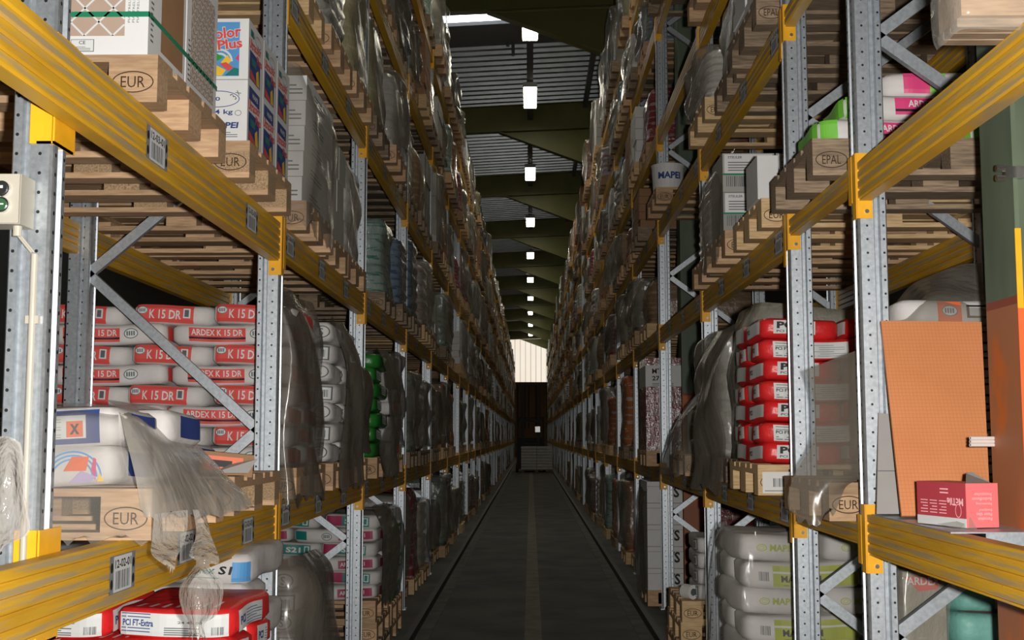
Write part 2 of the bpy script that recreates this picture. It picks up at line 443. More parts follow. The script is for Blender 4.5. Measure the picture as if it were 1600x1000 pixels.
# roof: trapezoidal sheets, ribs across the aisle, rising slightly to the right
RZ = 9.12; SL = .05
b = MB(); prof = []
y = -3.0; pit = .34
while y < YEND:
    prof += [(y, 0), (y + .12, 0), (y + .15, .13), (y + .31, .13)]; y += pit
vs = []; fs = []
SKY = [(20.7, 21.8)]
for (yy, dz) in prof:
    vs += [(-9.2, yy, RZ + dz - 9.2 * SL), (9.2, yy, RZ + dz + 9.2 * SL)]
fs = [(2 * i, 2 * i + 2, 2 * i + 3, 2 * i + 1) for i in range(len(prof) - 1) if not any(a - .1 < (prof[i][0] + prof[i + 1][0]) / 2 < c for a, c in SKY)]
b.add(vs, fs, 'roof_sheet'); struct('ceiling', b)
for k, (a, c) in enumerate(SKY):
    b = MB(); b.box(-9.1, 9.1, a - .1, c + .7, RZ + .16, RZ + .18, 'sky_glow')
    b.v = [(x, yy, z + x * SL) for x, yy, z in b.v]
    struct('window_%d' % (k + 2), b)
# rafters with a haunch dropping to the columns of the right rack, purlins, lamps, columns
def rafter(y, label, group=None):
    b = MB(); zf = 1.56 + 6.92
    b.box(-9, 9, y - .006, y + .006, zf, RZ - .02 - 0, 'olive_paint')
    b.box(-9, 9, y - .1, y + .1, zf - .015, zf, 'olive_paint'); b.box(-9, 9, y - .1, y + .1, RZ - .06, RZ - .045, 'olive_paint')
    b.v = [(x, yy, z + (x * SL if z > zf + .2 else x * SL * .8)) for x, yy, z in b.v]
    o = b.build('roof_rafter'); tag(o, label, 'rafter', group)
    h = MB(); z0 = zf - .03
    h.prism([(-.65, z0 - .03), (1.75, z0 - .93), (1.75, z0 + .06)], 'y', y - .006, y + .006, 'olive_paint')
    h.bar((-.7, y, z0 - .02), (1.75, y, z0 - .94), .2, .016, 'olive_paint')
    h.build('haunch', o)
    return o
for k in range(10):
    y = 19.0 if k == 0 else 19.5 + 7.3 * k
    rafter(y, 'olive steel roof rafter crossing the aisle, %s from the camera' % ('nearest' if k == 0 else ORD[k + 1]), 'roof rafters')
b = MB()
b.box(-9, 9, 21.15, 22.35, RZ - .1, RZ - .03, 'purlin'); b.v = [(x, yy, z + x * SL) for x, yy, z in b.v]; struct('trim_4', b)
b = MB(); b.box(1.2, 1.3, 20, 88, RZ - .12, RZ + .02, 'purlin'); struct('trim_5', b)
b = MB(); b.box(-1.72, -1.6, 20, 88, RZ - .2, RZ - .1, 'purlin'); struct('trim_6', b)
LZ = 1.56 + 7.06
b = MB(); b.box(-.06, .06, 11.5, 86, LZ + .1, LZ + .16, 'wall_dark'); tag(b.build('cable_trunking'), 'dark cable trunking running along the aisle above the lamps', 'trunking')
b = MB(); b.cyl((-.32, 22.2, LZ + .12), (-.32, 22.2, RZ - .02), .03, 'purlin'); b.cyl((-.42, 22.2, LZ + .3), (-.42, 22.2, RZ - .02), .03, 'purlin')
tag(b.build('hanger_rod'), 'pair of dark hanger rods from the roof left of the nearest lamp', 'rod')
LY = [12.0, 19.4] + [23.86 + 7.36 * k for k in range(9)]
for k, y in enumerate(LY):
    b = MB(); b.box(-.14, .14, y - .01, y + 1.53, LZ + .05, LZ + .1, 'lamp_housing'); b.box(-.14, .14, y - .02, y, LZ, LZ + .1, 'lamp_housing'); b.box(-.14, .14, y + 1.52, y + 1.54, LZ, LZ + .1, 'lamp_housing'); b.box(-.14, -.126, y, y + 1.52, LZ, LZ + .06, 'lamp_housing'); b.box(.126, .14, y, y + 1.52, LZ, LZ + .06, 'lamp_housing')
    r = tag(b.build('batten_light'), 'white glowing fluorescent lamp over the aisle, %s from the camera' % ('nearest' if k == 0 else ORD[k + 1]), 'lamp', 'lamps over the aisle')
    b = MB(); b.box(-.125, .125, y, y + 1.52, LZ - .02, LZ + .05, 'lamp_glow'); b.build('diffuser', r)
COLY = [3.58, 11.55, 20.0, 26.95, 34.0, 41.3, 48.6, 56.2, 63.2]
for k, y in enumerate(COLY):
    x = 1.45; b = MB(); top = RZ - .1 if k else 8.9
    b.box(x, x + .014, y, y + .25, 0, top, 'column_paint'); b.box(x + .28, x + .294, y, y + .25, 0, top, 'column_paint'); b.box(x + .014, x + .28, y + .12, y + .13, 0, top, 'column_paint')
    lab = ['green and orange steel column beside the leaning orange board', 'green and orange steel column standing in the gap of the right rack'] + ['green and orange steel column in the right rack, %s from the camera' % ORD[i + 1] for i in range(2, 20)]
    r = tag(b.build('steel_column'), lab[k], 'column', 'steel columns')
    if k == 0:
        b = MB(); b.box(x - .002, x + .016, y - .003, y, 1.94, 2.18, 'yellow_plate'); b.box(x - .002, x + .016, y - .003, y, .6, 1.94, 'orange_print'); b.build('hazard_stripe', r)
        for zz in (2.33, 1.24):
            b = MB(); b.box(x - .03, x + .03, y - .02, y - .003, zz, zz + .035, 'chrome'); b.cyl((x - .03, y - .012, zz + .03), (x - .055, y - .012, zz + .03), .01, 'chrome'); b.cyl((x - .03, y - .012, zz), (x - .055, y - .012, zz), .01, 'chrome'); b.build('beam_clamp', r)
b = MB(); px_ = 1.5
b.cyl((px_, 3.5, 2.0), (px_, 3.5, 4.6), .02, 'white_tube'); b.box(px_ - .03, px_ + .04, 3.49, 3.53, 2.3, 2.32, 'white_tube')
tag(b.build('conduit_pipe'), 'white vertical conduit pipe in front of the nearest steel column', 'pipe')

# ------------------------------------------------------------------ racks
def upright(mb, s, u0, mirror, yk, h, m='galv_upright'):
    pr = [(0.002, .008), (.008, 0), (.056, 0), (.062, .012), (.074, .012), (.08, 0), (.1, 0), (.105, .006), (.105, .012), (.098, .014), (.098, .086), (.105, .088), (.105, .094), (.1, .1), (.08, .1), (.074, .088), (.062, .088), (.056, .1), (.008, .1), (.002, .092), (0, .085), (0, .066), (.02, .062), (.02, .038), (0, .034), (0, .015)]
    q = [((.105 - u if mirror else u) * s, v) for u, v in pr]
    mb.prism(q, 'z', 0, h, m)
NODES = {'a': [(.89, 1), (1.59, 0), (2.31, 1), (3.0, 0), (3.7, 1), (4.4, 0), (5.1, 1), (5.8, 0)],
         'b': [(.25, 1), (.85, 0), (1.45, 1), (1.95, 1), (2.45, 1), (3.05, 0), (3.65, 1), (4.25, 0), (4.85, 1), (5.45, 0), (6.05, 1)]}
REAR = .88
upm = {}
for s in (-1, 1):
    for mir in (0, 1):
        b = MB(); upright(b, s, 0, mir, 0, TOP[s]); upm[s, mir] = b.mesh('upright')
def frame(s, yk, label, detail, nodes='b'):
    x0 = s * XA[s]
    if detail:
        r = thing('pallet_rack', label, 'rack', (x0, yk, 0), 'rack frames')
        obj('upright', upm[s, 0], r); obj('upright', upm[s, 1], r, (s * REAR, 0, 0))
        nd = NODES[nodes]
        for (z0, a), (z1, c) in zip(nd, nd[1:]):
            if a == c: continue
            b = MB(); b.bar((s * (.9 if a else .095), .05, z0), (s * (.9 if c else .095), .05, z1), .03, .045, 'galv'); b.build('brace', r)
        for u in (0, REAR):
            b = MB(); b.box(s * (u - .02), s * (u + .125), -.02, .12, 0, .008, 'galv'); b.build('foot_plate', r)
    else:
        b = MB(); upright(b, s, 0, 0, 0, TOP[s]); k = len(b.v); upright(b, s, 0, 1, 0, TOP[s]); b.v[k:] = [(x + s * REAR, y, z) for x, y, z in b.v[k:]]
        nd = NODES[nodes]
        for (z0, a), (z1, c) in zip(nd, nd[1:]):
            if a != c: b.bar((s * (.9 if a else .095), .05, z0), (s * (.9 if c else .095), .05, z1), .03, .045, 'galv')
        r = tag(b.build('pallet_rack', None, (x0, yk, 0)), label, 'rack', 'upright rack frames')
    return r
FY = {-1: [L0[-1] + 2.8 * k for k in range(NB + 1)], 1: [4.35] + [L0[1] + 2.8 * k for k in range(NB + 1)]}
for s in (-1, 1):
    far = None
    for k, y in enumerate(FY[s]):
        nm = 'galvanised rack frame on the %s of the aisle, %s whole one from the camera' % (SIDE[s], 'nearest' if k == 0 else ORD[k + 1] if k < 40 else '')
        r = frame(s, y, nm.replace(' whole one', ''), k < 5, 'a' if (s == -1 and k == 0) else 'b')

frame(-1, 1.76, 'galvanised rack frame carrying the near left beams, beside the photographer', True)
frame(1, 1.55, 'galvanised rack frame carrying the near right beams, beside the photographer', True)
def beam_mesh(s, L, H, conn, ribs=4):
    """beam seen from the aisle: grooved face at u=0, origin at near end, top of beam"""
    b = MB(); pr = [(.05, 0), (.004, 0)]
    for i in range(ribs):
        z0 = -H * (i + .04) / ribs; z1 = -H * (i + .72) / ribs; z2 = -H * (i + .86) / ribs
        pr += [(0, z0), (0, z1), (.007, z2)]
    pr += [(.004, -H), (.05, -H)]
    b.prism([(s * u, z) for u, z in pr], 'y', 0, L, 'yellow_beam')
    return b
def connector(s, H, end, big=False):
    """end plate with hooks; end=1 far end at y=0, end=-1 near end at y=0"""
    b = MB(); t, d = .035, .065
    y0, y1 = (-.005, 0) if end > 0 else (0, .005)
    b.box(s * -.003, s * .052, y0, y1, -H - d, t, 'yellow_plate')
    ya, yb = (0, .045) if end > 0 else (-.045, 0)
    b.box(s * -.006, s * -.001, ya, yb, -H - d, t, 'yellow_plate')
    return b
def loc_label(s, txt, big=False):
    """location label on the aisle face, origin at its centre"""
    fn = flat((s * -.0015, 0, 0), (0, -s, 0), (0, 0, 1), (-s, 0, 0)); b = MB()
    b.rect(fn, -.105, .105, -.052, .052, 'galv', .0005); b.rect(fn, -.075, .075, -.049, .049, 'label_white', .001)
    b.text(fn, txt, -.066, .016, .024, 'print_black', .002, .132); b.bars(fn, -.06, .06, -.042, .008, 'print_grey', .002, 14)
    for u in (-.09, .09): b.disc(fn, u, .02, .01, .014, 'print_black', .001); b.disc(fn, u, -.025, .01, .014, 'print_black', .001)
    return b
n_beam = 0
CODE = {-1: '12-%02d-%02d', 1: '11-%02d-%02d'}
def beam(s, y0, y1, top, H, label, u=0, parts=True, labels=(), ribs=4, txt='12-02-01', conns=(-1, 1)):
    x0 = s * (XA[s] + u)
    key = (s, round(y1 - y0, 3), H, ribs, parts)
    if key not in beam.cache:
        b = beam_mesh(s, y1 - y0, H, True, ribs)
        if not parts:
            for e, yy in ((-1, 0), (1, y1 - y0)):
                q = connector(s, H, e); b.add([(x, y + yy, z) for x, y, z in q.v], q.f, 'yellow_plate')
        beam.cache[key] = b.mesh('rack_beam')
    r = tag(obj('rack_beam', beam.cache[key], None, (x0, y0, top)), label, 'rack beam', 'yellow rack beams')
    if parts:
        for e in conns:
            q = connector(s, H, e).build('connector', r, (0, 0 if e < 0 else y1 - y0, 0))
            if e > 0: b = MB(); b.cyl((s * .03, -.005, -H - .04), (s * .03, -.013, -H - .04), .008, 'chrome', 8); b.build('bolt', q)
        for i, (yy, zz) in enumerate(labels):
            o = loc_label(s, txt[i] if isinstance(txt, (list, tuple)) else txt).build('location_label', r, (0, yy - y0, -H * zz)); o['label'] = 'printed location label'
    return r
beam.cache = {}
LN = ['floor', 'first', 'second', 'third', 'fourth', 'fifth', 'sixth']
far_beams = MB()
def bays(s):
    return [(FY[s][k] + .1, FY[s][k + 1]) for k in range(len(FY[s]) - 1)]
# nearest bay of each side, cut by the frame of the picture
for s, y0, y1, H, rb in ((-1, 1.86, 5.46, .178, 5), (1, 1.65, 4.35, .142, 4)):
    for l in (1, 2):
        t = LEV[s][l]
        lab = [(3.42, .5), (4.05, .42), (4.93, .5)] if s < 0 and l == 1 else [(3.62, .55), (4.88, .5)] if s < 0 else []
        beam(s, y0, y1, t, H, 'yellow rack beam at the near %s, %s' % (SIDE[s], 'below the shelf at chest height' if l == 1 else 'slanting across the upper %s corner' % SIDE[s]), 0, True, lab, rb, ['12-02-01', '12-02-02', '12-02-03'] if l == 1 else ['12-03-01', '12-03-03'], (1,) )
        beam(s, y0, y1, t, .142, 'yellow rear rack beam at the near %s, behind the pallets of %s level' % (SIDE[s], LN[l]), REAR + .05, True, (), 4, '', ())
for s in (-1, 1):
    for k, (y0, y1) in enumerate(bays(s)):
        short = s == 1 and k == 0
        for l in range(1, len(LEV[s])):
            t = LEV[s][l] - (.04 if short and l == 1 else 0); H = .075 if short else .142
            if k > 23:
                q = beam_mesh(s, y1 - y0, H, True, 1); far_beams.add([(x + s * XA[s], y + y0, z + t) for x, y, z in q.v], q.f, 'yellow_beam'); continue
            lb = []
            if k < 4 and l < 4 and not short: lb = [(y0 + .12 + .875 * j, .5) for j in range(3)]
            beam(s, y0, y1, t, H, 'yellow rack beam on the %s, %s level up, %s bay from the camera' % (SIDE[s], LN[l], ORD[k + 2] if k + 2 < 41 else ''), 0, k < 5, lb, 2 if short else 4, [CODE[s] % (4 + k * 3 + j, l + 1) for j in range(3)])
            if k < 3:
                beam(s, y0, y1, t, H, 'yellow rear rack beam on the %s, %s level up, %s bay' % (SIDE[s], LN[l], ORD[k + 2]), REAR + .05, False)
o = tag(far_beams.build('far_rack_beams'), 'yellow rack beams far down the aisle near the end wall', 'rack beam', None, 'stuff')

# free-standing upright behind the near left beam, with the push-button box
b = MB(); upright(b, -1, 0, 0, 0, 6.5)
r = tag(b.build('rack_post', None, (-1.212, 2.98, 0)), 'galvanised perforated post carrying the push-button box at the left edge', 'post')
for zt, zb in ((1.33, 1.05), (2.59, 2.30)):
    b = MB(); b.box(-.058, -.002, -.006, 0, zb, zt, 'yellow_plate'); b.box(.001, .006, -.006, .13, zb, zt, 'yellow_plate'); b.box(-.04, .006, -.006, .12, zb, zb + .006, 'yellow_plate')
    q = b.build('connector', r); b = MB(); b.cyl((-.04, -.006, zt - .08), (-.04, -.013, zt - .08), .007, 'chrome', 8); b.build('bolt', q)
r = thing('push_button_box', 'grey push-button control box with two round buttons on the galvanised post', 'switch box', (-1.296, 2.975, 2.078))
b = MB(); b.prism([(-.046, 0), (-.046, .124), (.046, .124), (.046, 0)], 'y', -.085, -.003, 'plastic_grey'); b.build('housing', r, (0, 0, 0))
b = MB(); b.box(-.045, .045, -.092, -.085, .001, .123, 'plastic_grey'); [b.cyl((x, -.09, z), (x, -.094, z), .004, 'plastic_grey', 8) for x in (-.038, .038) for z in (.008, .116)]; cov = b.build('cover', r)
for z, mt, nm in ((.085, 'black', 'button'), (.045, 'button_green', 'button')):
    b = MB(); b.cyl((.006, -.09, z), (.006, -.104, z), .019, 'chrome', 20); b.cyl((.006, -.1, z), (.006, -.108, z), .0145, mt, 20)
    fn = front(-.1085)
    b.rect(fn, -.003, .015, z - .0018, z + .0018, 'label_white') if mt == 'button_green' else b.rect(fn, .001, .012, z - .001, z + .006, 'label_white')
    q = b.build(nm, cov); q['label'] = 'green push button with a white bar' if mt == 'button_green' else 'upper chrome-ringed push button'
b = MB(); b.cyl((.026, -.05, 0), (.026, -.05, -.025), .011, 'plastic_grey', 12); b.cyl((.026, -.05, -.02), (.05, -.02, -.06), .003, 'plastic_grey', 6); b.cyl((.031, -.05, -.02), (.056, -.02, -.06), .003, 'plastic_grey', 6); b.build('cable', r)
b = MB(); b.cyl((-1.243, 2.968, .9), (-1.243, 2.968, 2.015), .0085, 'plastic_grey', 12); b.box(-1.26, -1.226, 2.965, 2.98, 1.84, 1.86, 'plastic_grey')
tag(b.build('conduit_tube'), 'thin white conduit tube under the push-button box', 'tube')

# ------------------------------------------------------------------ pallets: 1.2 m into the rack, 0.8 m along the aisle, origin at the near aisle corner
def pallet_bits(s, wm, bm, L=1.2, W=.8):
    bx = [(0, .145), (L / 2 - .0725, L / 2 + .0725), (L - .145, L)]; by = [(0, .1), (W / 2 - .0725, W / 2 + .0725), (W - .1, W)]
    deck = MB(); rr = random.Random(3)
    for (a, c) in [(0, .145), (W * .245, W * .245 + .1), (W / 2 - .0725, W / 2 + .0725), (W * .755 - .1, W * .755), (W - .145, W)]:
        deck.box(0, s * L, a, c, .122, .144, wm)
    for a, c in bx: deck.box(s * a, s * c, 0, W, .1, .122, wm)
    blocks = []; bots = []
    for a, c in by:
        t = MB(); t.box(0, s * L, a, c, 0, .022, wm); bots.append(t)
        for p, q in bx:
            k = MB(); k.box(s * p, s * q, a, c, .022, .1, bm); blocks.append(k)
    return deck, blocks, bots
PAL = {}
def burn(b, s, txt, x):
    """oval brand burnt into the aisle corner block, on the face towards the camera"""
    fn = front(0); xx = x
    b.ring(fn, xx, .061, .062, .033, .0035, 'burn', .001); b.text(fn, txt, xx - .036, .044, .034, 'burn', .001, .072, 0)
def make_pallet(kind, s):
    if (kind, s) in PAL: return PAL[kind, s]
    wm, bm = {'near': ('wood', 'wood'), 'chip': ('wood', 'chip'), 'old': ('wood_old', 'wood_old'), 'new': ('wood_new', 'wood_new')}[kind]
    r = thing('pallet', '', 'pallet', (0, 0, 0))
    deck, bl, bo = pallet_bits(s, wm, bm)
    deck.build('deck', r)
    for i, k in enumerate(bl):
        if i == 0: burn(k, s, 'EUR' if kind != 'old' else 'EPAL', s * .0725)
        k.build('block', r)
    for k in bo: k.build('bottom_board', r)
    PAL[kind, s] = r; PROTO.append(r); return r
PALF = {}
for s in (-1, 1):
    for wm in ('wood', 'wood_old', 'wood_new'):
        d, bl, bo = pallet_bits(s, wm, wm)
        for k in bl + bo: d.add(k.v, k.f, wm)
        PALF[s, wm] = d
pallet_far = {k: v.mesh('pallet') for k, v in PALF.items()}
n_pal = [0]
def pallet(kind, s, x, y, z, label, rz=0):
    n_pal[0] += 1
    return dup(make_pallet(kind, s), (x, y, z), label, 'wooden pallets', rz)
# ------------------------------------------------------------------ sacks
def wob(p, k=1.0):
    x, y, z = p
    return (x + .004 * k * math.sin(11 * z + 17 * y), y + .005 * k * math.sin(13 * x + 9 * z) + .003 * math.sin(41 * x), z + .006 * k * math.sin(9 * x + 12 * y + 1))
def sack_body(b, w, d, h, m, n=11):
    a, bb, c = w / 2, d / 2, h / 2
    idx = {}; vs = []; fs = []
    g = [math.sin((-1 + 2 * i / n) * math.pi / 2) * .6 + (-1 + 2 * i / n) * .4 for i in range(n + 1)]
    nz = 5; gz = [-1 + 2 * i / nz for i in range(nz + 1)]
    def vid(i, j, k):
        if (i, j, k) not in idx:
            q = (g[i] * a, g[j] * bb, gz[k] * c)
            lo, hi = .3, 1.6
            for _ in range(26):
                t = (lo + hi) / 2
                f = abs(q[0] * t / a) ** 8 + abs(q[1] * t / bb) ** 8 + abs(q[2] * t / c) ** 9
                if f > 1: hi = t
                else: lo = t
            p = wob((q[0] * t, q[1] * t, q[2] * t)); idx[i, j, k] = len(vs); vs.append((p[0], p[1], p[2] + c))
        return idx[i, j, k]
    for i in range(n):
        for j in range(n):
            fs.append((vid(i, j, 0), vid(i, j + 1, 0), vid(i + 1, j + 1, 0), vid(i + 1, j, 0))); fs.append((vid(i, j, nz), vid(i + 1, j, nz), vid(i + 1, j + 1, nz), vid(i, j + 1, nz)))
        for k in range(nz):
            fs.append((vid(i, 0, k), vid(i + 1, 0, k), vid(i + 1, 0, k + 1), vid(i, 0, k + 1))); fs.append((vid(i, n, k), vid(i, n, k + 1), vid(i + 1, n, k + 1), vid(i + 1, n, k)))
            fs.append((vid(0, i, k), vid(0, i, k + 1), vid(0, i + 1, k + 1), vid(0, i + 1, k))); fs.append((vid(n, i, k), vid(n, i + 1, k), vid(n, i + 1, k + 1), vid(n, i, k + 1)))
    return b.add(vs, fs, m)
def sack_faces(w, d, h, s):
    a, bb, c = w / 2, d / 2, h / 2
    sf = lambda u, v, A: max(0.0, 1 - abs(u / A) ** 8 - abs(v / c) ** 9) ** .125
    def fr(u, v, off):
        p = wob((u, -bb * sf(u, v, a) - off - .004, v)); return (p[0], p[1], p[2] + c)
    def sd(u, v, off):
        p = wob((-s * (a * sf(u, v, bb) + off + .004), u if s < 0 else -u, v)); return (p[0], p[1], p[2] + c)
    def tp(u, v, off):
        p = wob((u, v, c * max(0, 1 - abs(u / a) ** 8 - abs(v / bb) ** 8) ** .25 + off + .002)); return (p[0], p[1], p[2] + c)
    return fr, sd, tp
def logo_oval(b, f, u, v, r, m='print_grey'):
    b.disc(f, u, v, r, r * .72, 'label_white', .002); b.ring(f, u, v, r, r * .72, r * .12, m, .0035)
    for i in range(4): b.rect(f, u - r * .62 + i * r * .32, u - r * .62 + i * r * .32 + r * .2, v - r * .3, v + r * .34, m, .0035)
def print_k15(b, o, f, sd, tp, w, d, h, s):
    if o == 'end':
        b.rect(f, -.165, .11, -.042, .042, 'red_print', .001, 10, 3); logo_oval(b, f, -.135, .014, .026)
        b.text(f, 'K 15 DR', -.1, -.026, .043, 'label_white', .004, .15, .015); b.rect(f, .06, .095, -.018, .028, 'label_white', .003); b.rect(f, .067, .088, -.012, .022, 'print_grey', .0045)
        b.rect(sd, -.2, .14, -.03, .028, 'red_print', .001, 8, 3)
    else:
        b.rect(f, -.2, .07, -.034, .032, 'red_print', .001, 10, 3); b.text(f, 'ARDEX K 15 DR', -.188, -.005, .03, 'label_white', .004, .245, .015)
        b.rect(f, -.2, .07, -.022, -.012, 'print_black', .0035, 6, 1); logo_oval(b, f, .125, .004, .034)
        b.rect(sd, -.15, .1, -.034, .034, 'red_print', .001, 8, 3)
def print_white(b, o, f, sd, tp, w, d, h, s):
    u0 = (s if s < 0 else -1) * -1
    for (q, hw) in ((f, w), (sd, d)):
        if o == 'end':
            e = hw / 2 - .055
            b.rect(q, e - .05, e + .03, -.036, .04, 'print_grey', .001, 4, 3); b.rect(q, e - .043, e + .023, -.03, .033, 'label_white', .0025, 4, 3); b.bars(q, e - .032, e + .012, -.02, .02, 'print_black', .0045, 7)
        else: b.ring(q, hw / 2 - .06, 0, .045, .034, .006, 'print_grey', .002); b.text(q, 'S', hw / 2 - .075, -.02, .04, 'print_grey', .002)
def print_pci(b, o, f, sd, tp, w, d, h, s):
    fe = -w / 2 + .07
    if o == 'end':
        b.rect(f, fe, fe + .2, -.03, .034, 'label_white', .001, 6, 3); b.text(f, 'PCI', fe + .015, -.006, .034, 'print_black', .0035, .1, .05); b.text(f, 'PCI FT-Klebe', fe + .015, -.024, .011, 'print_black', .0035, .14)
        b.text(f, '25', fe + .155, -.012, .016, 'print_grey', .0035)
    else:
        b.rect(f, fe - .01, fe + .35, -.04, .036, 'label_white', .001, 8, 3); b.rect(f, fe + .0, fe + .07, .012, .015, 'print_grey', .0035); b.rect(f, fe + .0, fe + .07, .025, .028, 'print_grey', .0035)
        b.text(f, 'PCI FT Kleber', fe, -.006, .015, 'print_black', .0035, .13, .03); b.lines(f, fe, fe + .13, -.034, -.012, 2, 'print_grey'); b.lines(f, fe + .16, fe + .33, -.03, .03, 6, 'print_grey', .0035, .18)
    e = d / 2
    b.rect(sd, -e + .06, -e * .15, -.036, .036, 'label_white', .001, 5, 3)
    b.rect(sd, e * .25, e - .04, -.03, .03, 'label_white', .001, 5, 3); b.text(sd, 'PCI', e * .3, -.012, .024, 'print_black', .0035, .05, .04)
def print_extra(b, o, f, sd, tp, w, d, h, s):
    b.rect(f, -w / 2 + .025, w / 2 - .025, -.037, .034, 'label_white', .001, 8, 3)
    u = -w / 2 + .03
    b.text(f, 'PCI FT-Extra', u + .005, -.008, .021, 'print_blue', .0035, .1, .03)
    for v in (-.016, .019, -.026, .029): b.rect(f, u, u + .095, v, v + .003, 'print_blue', .0035)
    b.lines(f, u + .14, u + .25, -.032, -.005, 4, 'print_grey', .003, .5); b.text(f, '24 45 00', u + .18, .004, .008, 'print_grey', .0035, .08); b.bars(f, w / 2 - .075, w / 2 - .035, -.03, -.005, 'print_grey', .0035, 9)
    e = d / 2
    b.rect(sd, -e + .05, e * .2, -.034, .034, 'label_white', .001, 5, 3); b.text(sd, 'PCI', -e + .06, -.014, .028, 'print_blue', .0035, .06, .04); b.lines(sd, -e + .14, e * .15, -.028, .028, 6, 'print_blue', .0035, .25)
    for i in range(7):
        x = -w / 2 + .06 + i * .042
        b.poly(tp, [(x, -d / 2 + .05), (x + .012, -d / 2 + .05), (x + .024, -d / 2 + .12), (x + .012, -d / 2 + .12)], 'label_white', .001)
    for i in range(5): b.rect(tp, -w / 2 + .12, w / 2 - .05, -d / 2 + .2 + i * .04, -d / 2 + .212 + i * .04, 'dark_red', .001, 4, 1)
def print_mape(b, o, f, sd, tp, w, d, h, s):
    if o == 'end':
        u = -w / 2 + .12
        b.ring(f, u, .0, .026, .018, .005, 'lime_print', .002); b.ring(f, u, .0, .014, .009, .003, 'lime_print', .002); b.text(f, 'MAPEI', u + .04, -.016, .034, 'lime_print', .003, .12, .03)
    else:
        u = -w / 2 + .14
        b.rect(f, u, w / 2 - .03, -.05, .052, 'lime_print', .001, 6, 4); b.rect(f, u, w / 2 - .03, .014, .024, 'label_white', .003, 6, 1)
        b.text(f, 'MAPECEM', u + .04, -.028, .034, 'print_black', .0035, .2, .03); b.bars(f, -w / 2 + .07, -w / 2 + .12, -.025, .02, 'print_grey', .0035, 9); b.lines(f, u + .05, u + .25, -.045, -.034, 1, 'print_grey')
def print_s21(b, o, f, sd, tp, w, d, h, s):
    if o == 'end':
        b.rect(f, -.17, -.06, -.034, .034, 'magenta_print', .001, 4, 3); b.rect(f, -.06, .13, -.034, .034, 'teal_print', .001, 6, 3); b.text(f, 'S21', -.04, -.02, .036, 'label_white', .0035, .1, .03)
        b.rect(f, .085, .12, -.024, .026, 'label_white', .003); b.rect(f, .092, .113, -.018, .02, 'teal_print', .0045)
        b.rect(sd, -.05, .06, -.03, .03, 'teal_print', .001, 4, 3)
    else:
        b.rect(f, .02, .26, -.028, .028, 'magenta_print', .001, 6, 3); b.text(f, 'ARDEX S21', .035, -.012, .028, 'label_white', .0035, .17, .02); logo_oval(b, f, -.06, 0, .036); b.rect(f, -.28, -.2, -.03, .03, 'teal_print', .001, 4, 3)
        b.rect(sd, -.05, .06, -.03, .03, 'magenta_print', .001, 4, 3)
def print_lime(b, o, f, sd, tp, w, d, h, s):
    if o == 'end':
        b.rect(f, -w / 2 + .09, -w / 2 + .19, -.04, .04, 'pink_print', .001, 3, 3); b.rect(f, -w / 2 + .19, -w / 2 + .25, -.04, .04, 'light_green', .001, 3, 3); b.rect(sd, -d / 2 + .05, d / 2 - .05, -.034, .034, 'label_white', .001, 4, 3); return
    b.rect(f, -w / 2 + .015, -w / 2 + .075, -.042, .04, 'light_green', .001, 3, 3); b.rect(f, -.1, .2, -.034, .034, 'pink_print', .001, 8, 3)
    b.text(f, 'ARDEX', -.05, -.004, .028, 'label_white', .0035, .11, .02); b.rect(f, -.1, .2, -.022, -.012, 'print_black', .0035, 5, 1); b.rect(sd, -d / 2 + .03, d / 2 - .03, -.036, .036, 'light_green', .001, 5, 3)
    b.rect(f, .2, .25, -.034, .034, 'light_green', .001, 3, 3)
def print_blue(b, o, f, sd, tp, w, d, h, s):
    k = .11
    if o == 'long':
        b.rect(f, -w / 2 + .03, .13 + k, -.046, .05, 'print_blue', .001, 8, 3); b.rect(f, -.16, .09 + k, -.03, .036, 'label_white', .0025, 6, 3); b.lines(f, -.05, .02 + k, -.026, .032, 8, 'print_grey', .004, .2)
        b.rect(f, .035 + k, .082 + k, -.026, .02, 'orange_print', .004); b.text(f, 'X', .045 + k, -.018, .03, 'print_black', .0055, .027, .06)
    else:
        b.rect(f, -w / 2 + .05, .0 + k, -.046, .05, 'cyan_print', .001, 6, 3); b.text(f, '9', -.045 + k, -.016, .034, 'print_blue', .003, .028, .05)
        for r in (.085, .073, .061): b.ring(f, .06 + k, -.03, r, r * .9, .005, 'cyan_print', .0025, 24, 0, math.pi)
        b.poly(f, [(.035 + k, -.01), (.06 + k, .03), (.11 + k, .028), (.1 + k, -.012)], 'orange_print', .004); b.poly(f, [(.05 + k, -.044), (.085 + k, -.01), (.13 + k, -.03), (.11 + k, -.046)], 'violet_print', .0045)
        b.poly(f, [(.115 + k, -.01), (.123 + k, .025), (.131 + k, .02), (.127 + k, -.04)], 'pink_print', .004); b.poly(f, [(.13 + k, -.044), (.14 + k, -.02), (.15 + k, -.044)], 'yellow_print', .004)
    b.rect(sd, -.1, .1, -.03, .04, 'print_blue', .001, 5, 3)
def print_plain(b, o, f, sd, tp, w, d, h, s):
    b.rect(f, -.12, .08, -.03, .03, 'label_white', .001, 5, 3); b.rect(sd, -.12, .06, -.03, .03, 'label_white', .001, 5, 3); b.lines(sd, -.1, .04, -.02, .02, 3, 'print_grey'); b.lines(f, -.1, .06, -.02, .02, 3, 'print_grey')
def print_orange(b, o, f, sd, tp, w, d, h, s):
    b.rect(f, -.14, -.05, -.04, .042, 'orange_print', .001, 5, 3); logo_oval(b, f, -.095, .006, .03); b.rect(f, -.03, .08, -.02, .03, 'print_black', .001, 4, 2); b.rect(f, -.02, .07, -.012, .022, 'label_white', .003)
    b.rect(sd, -.16, 0, -.04, .04, 'orange_print', .001, 5, 3)
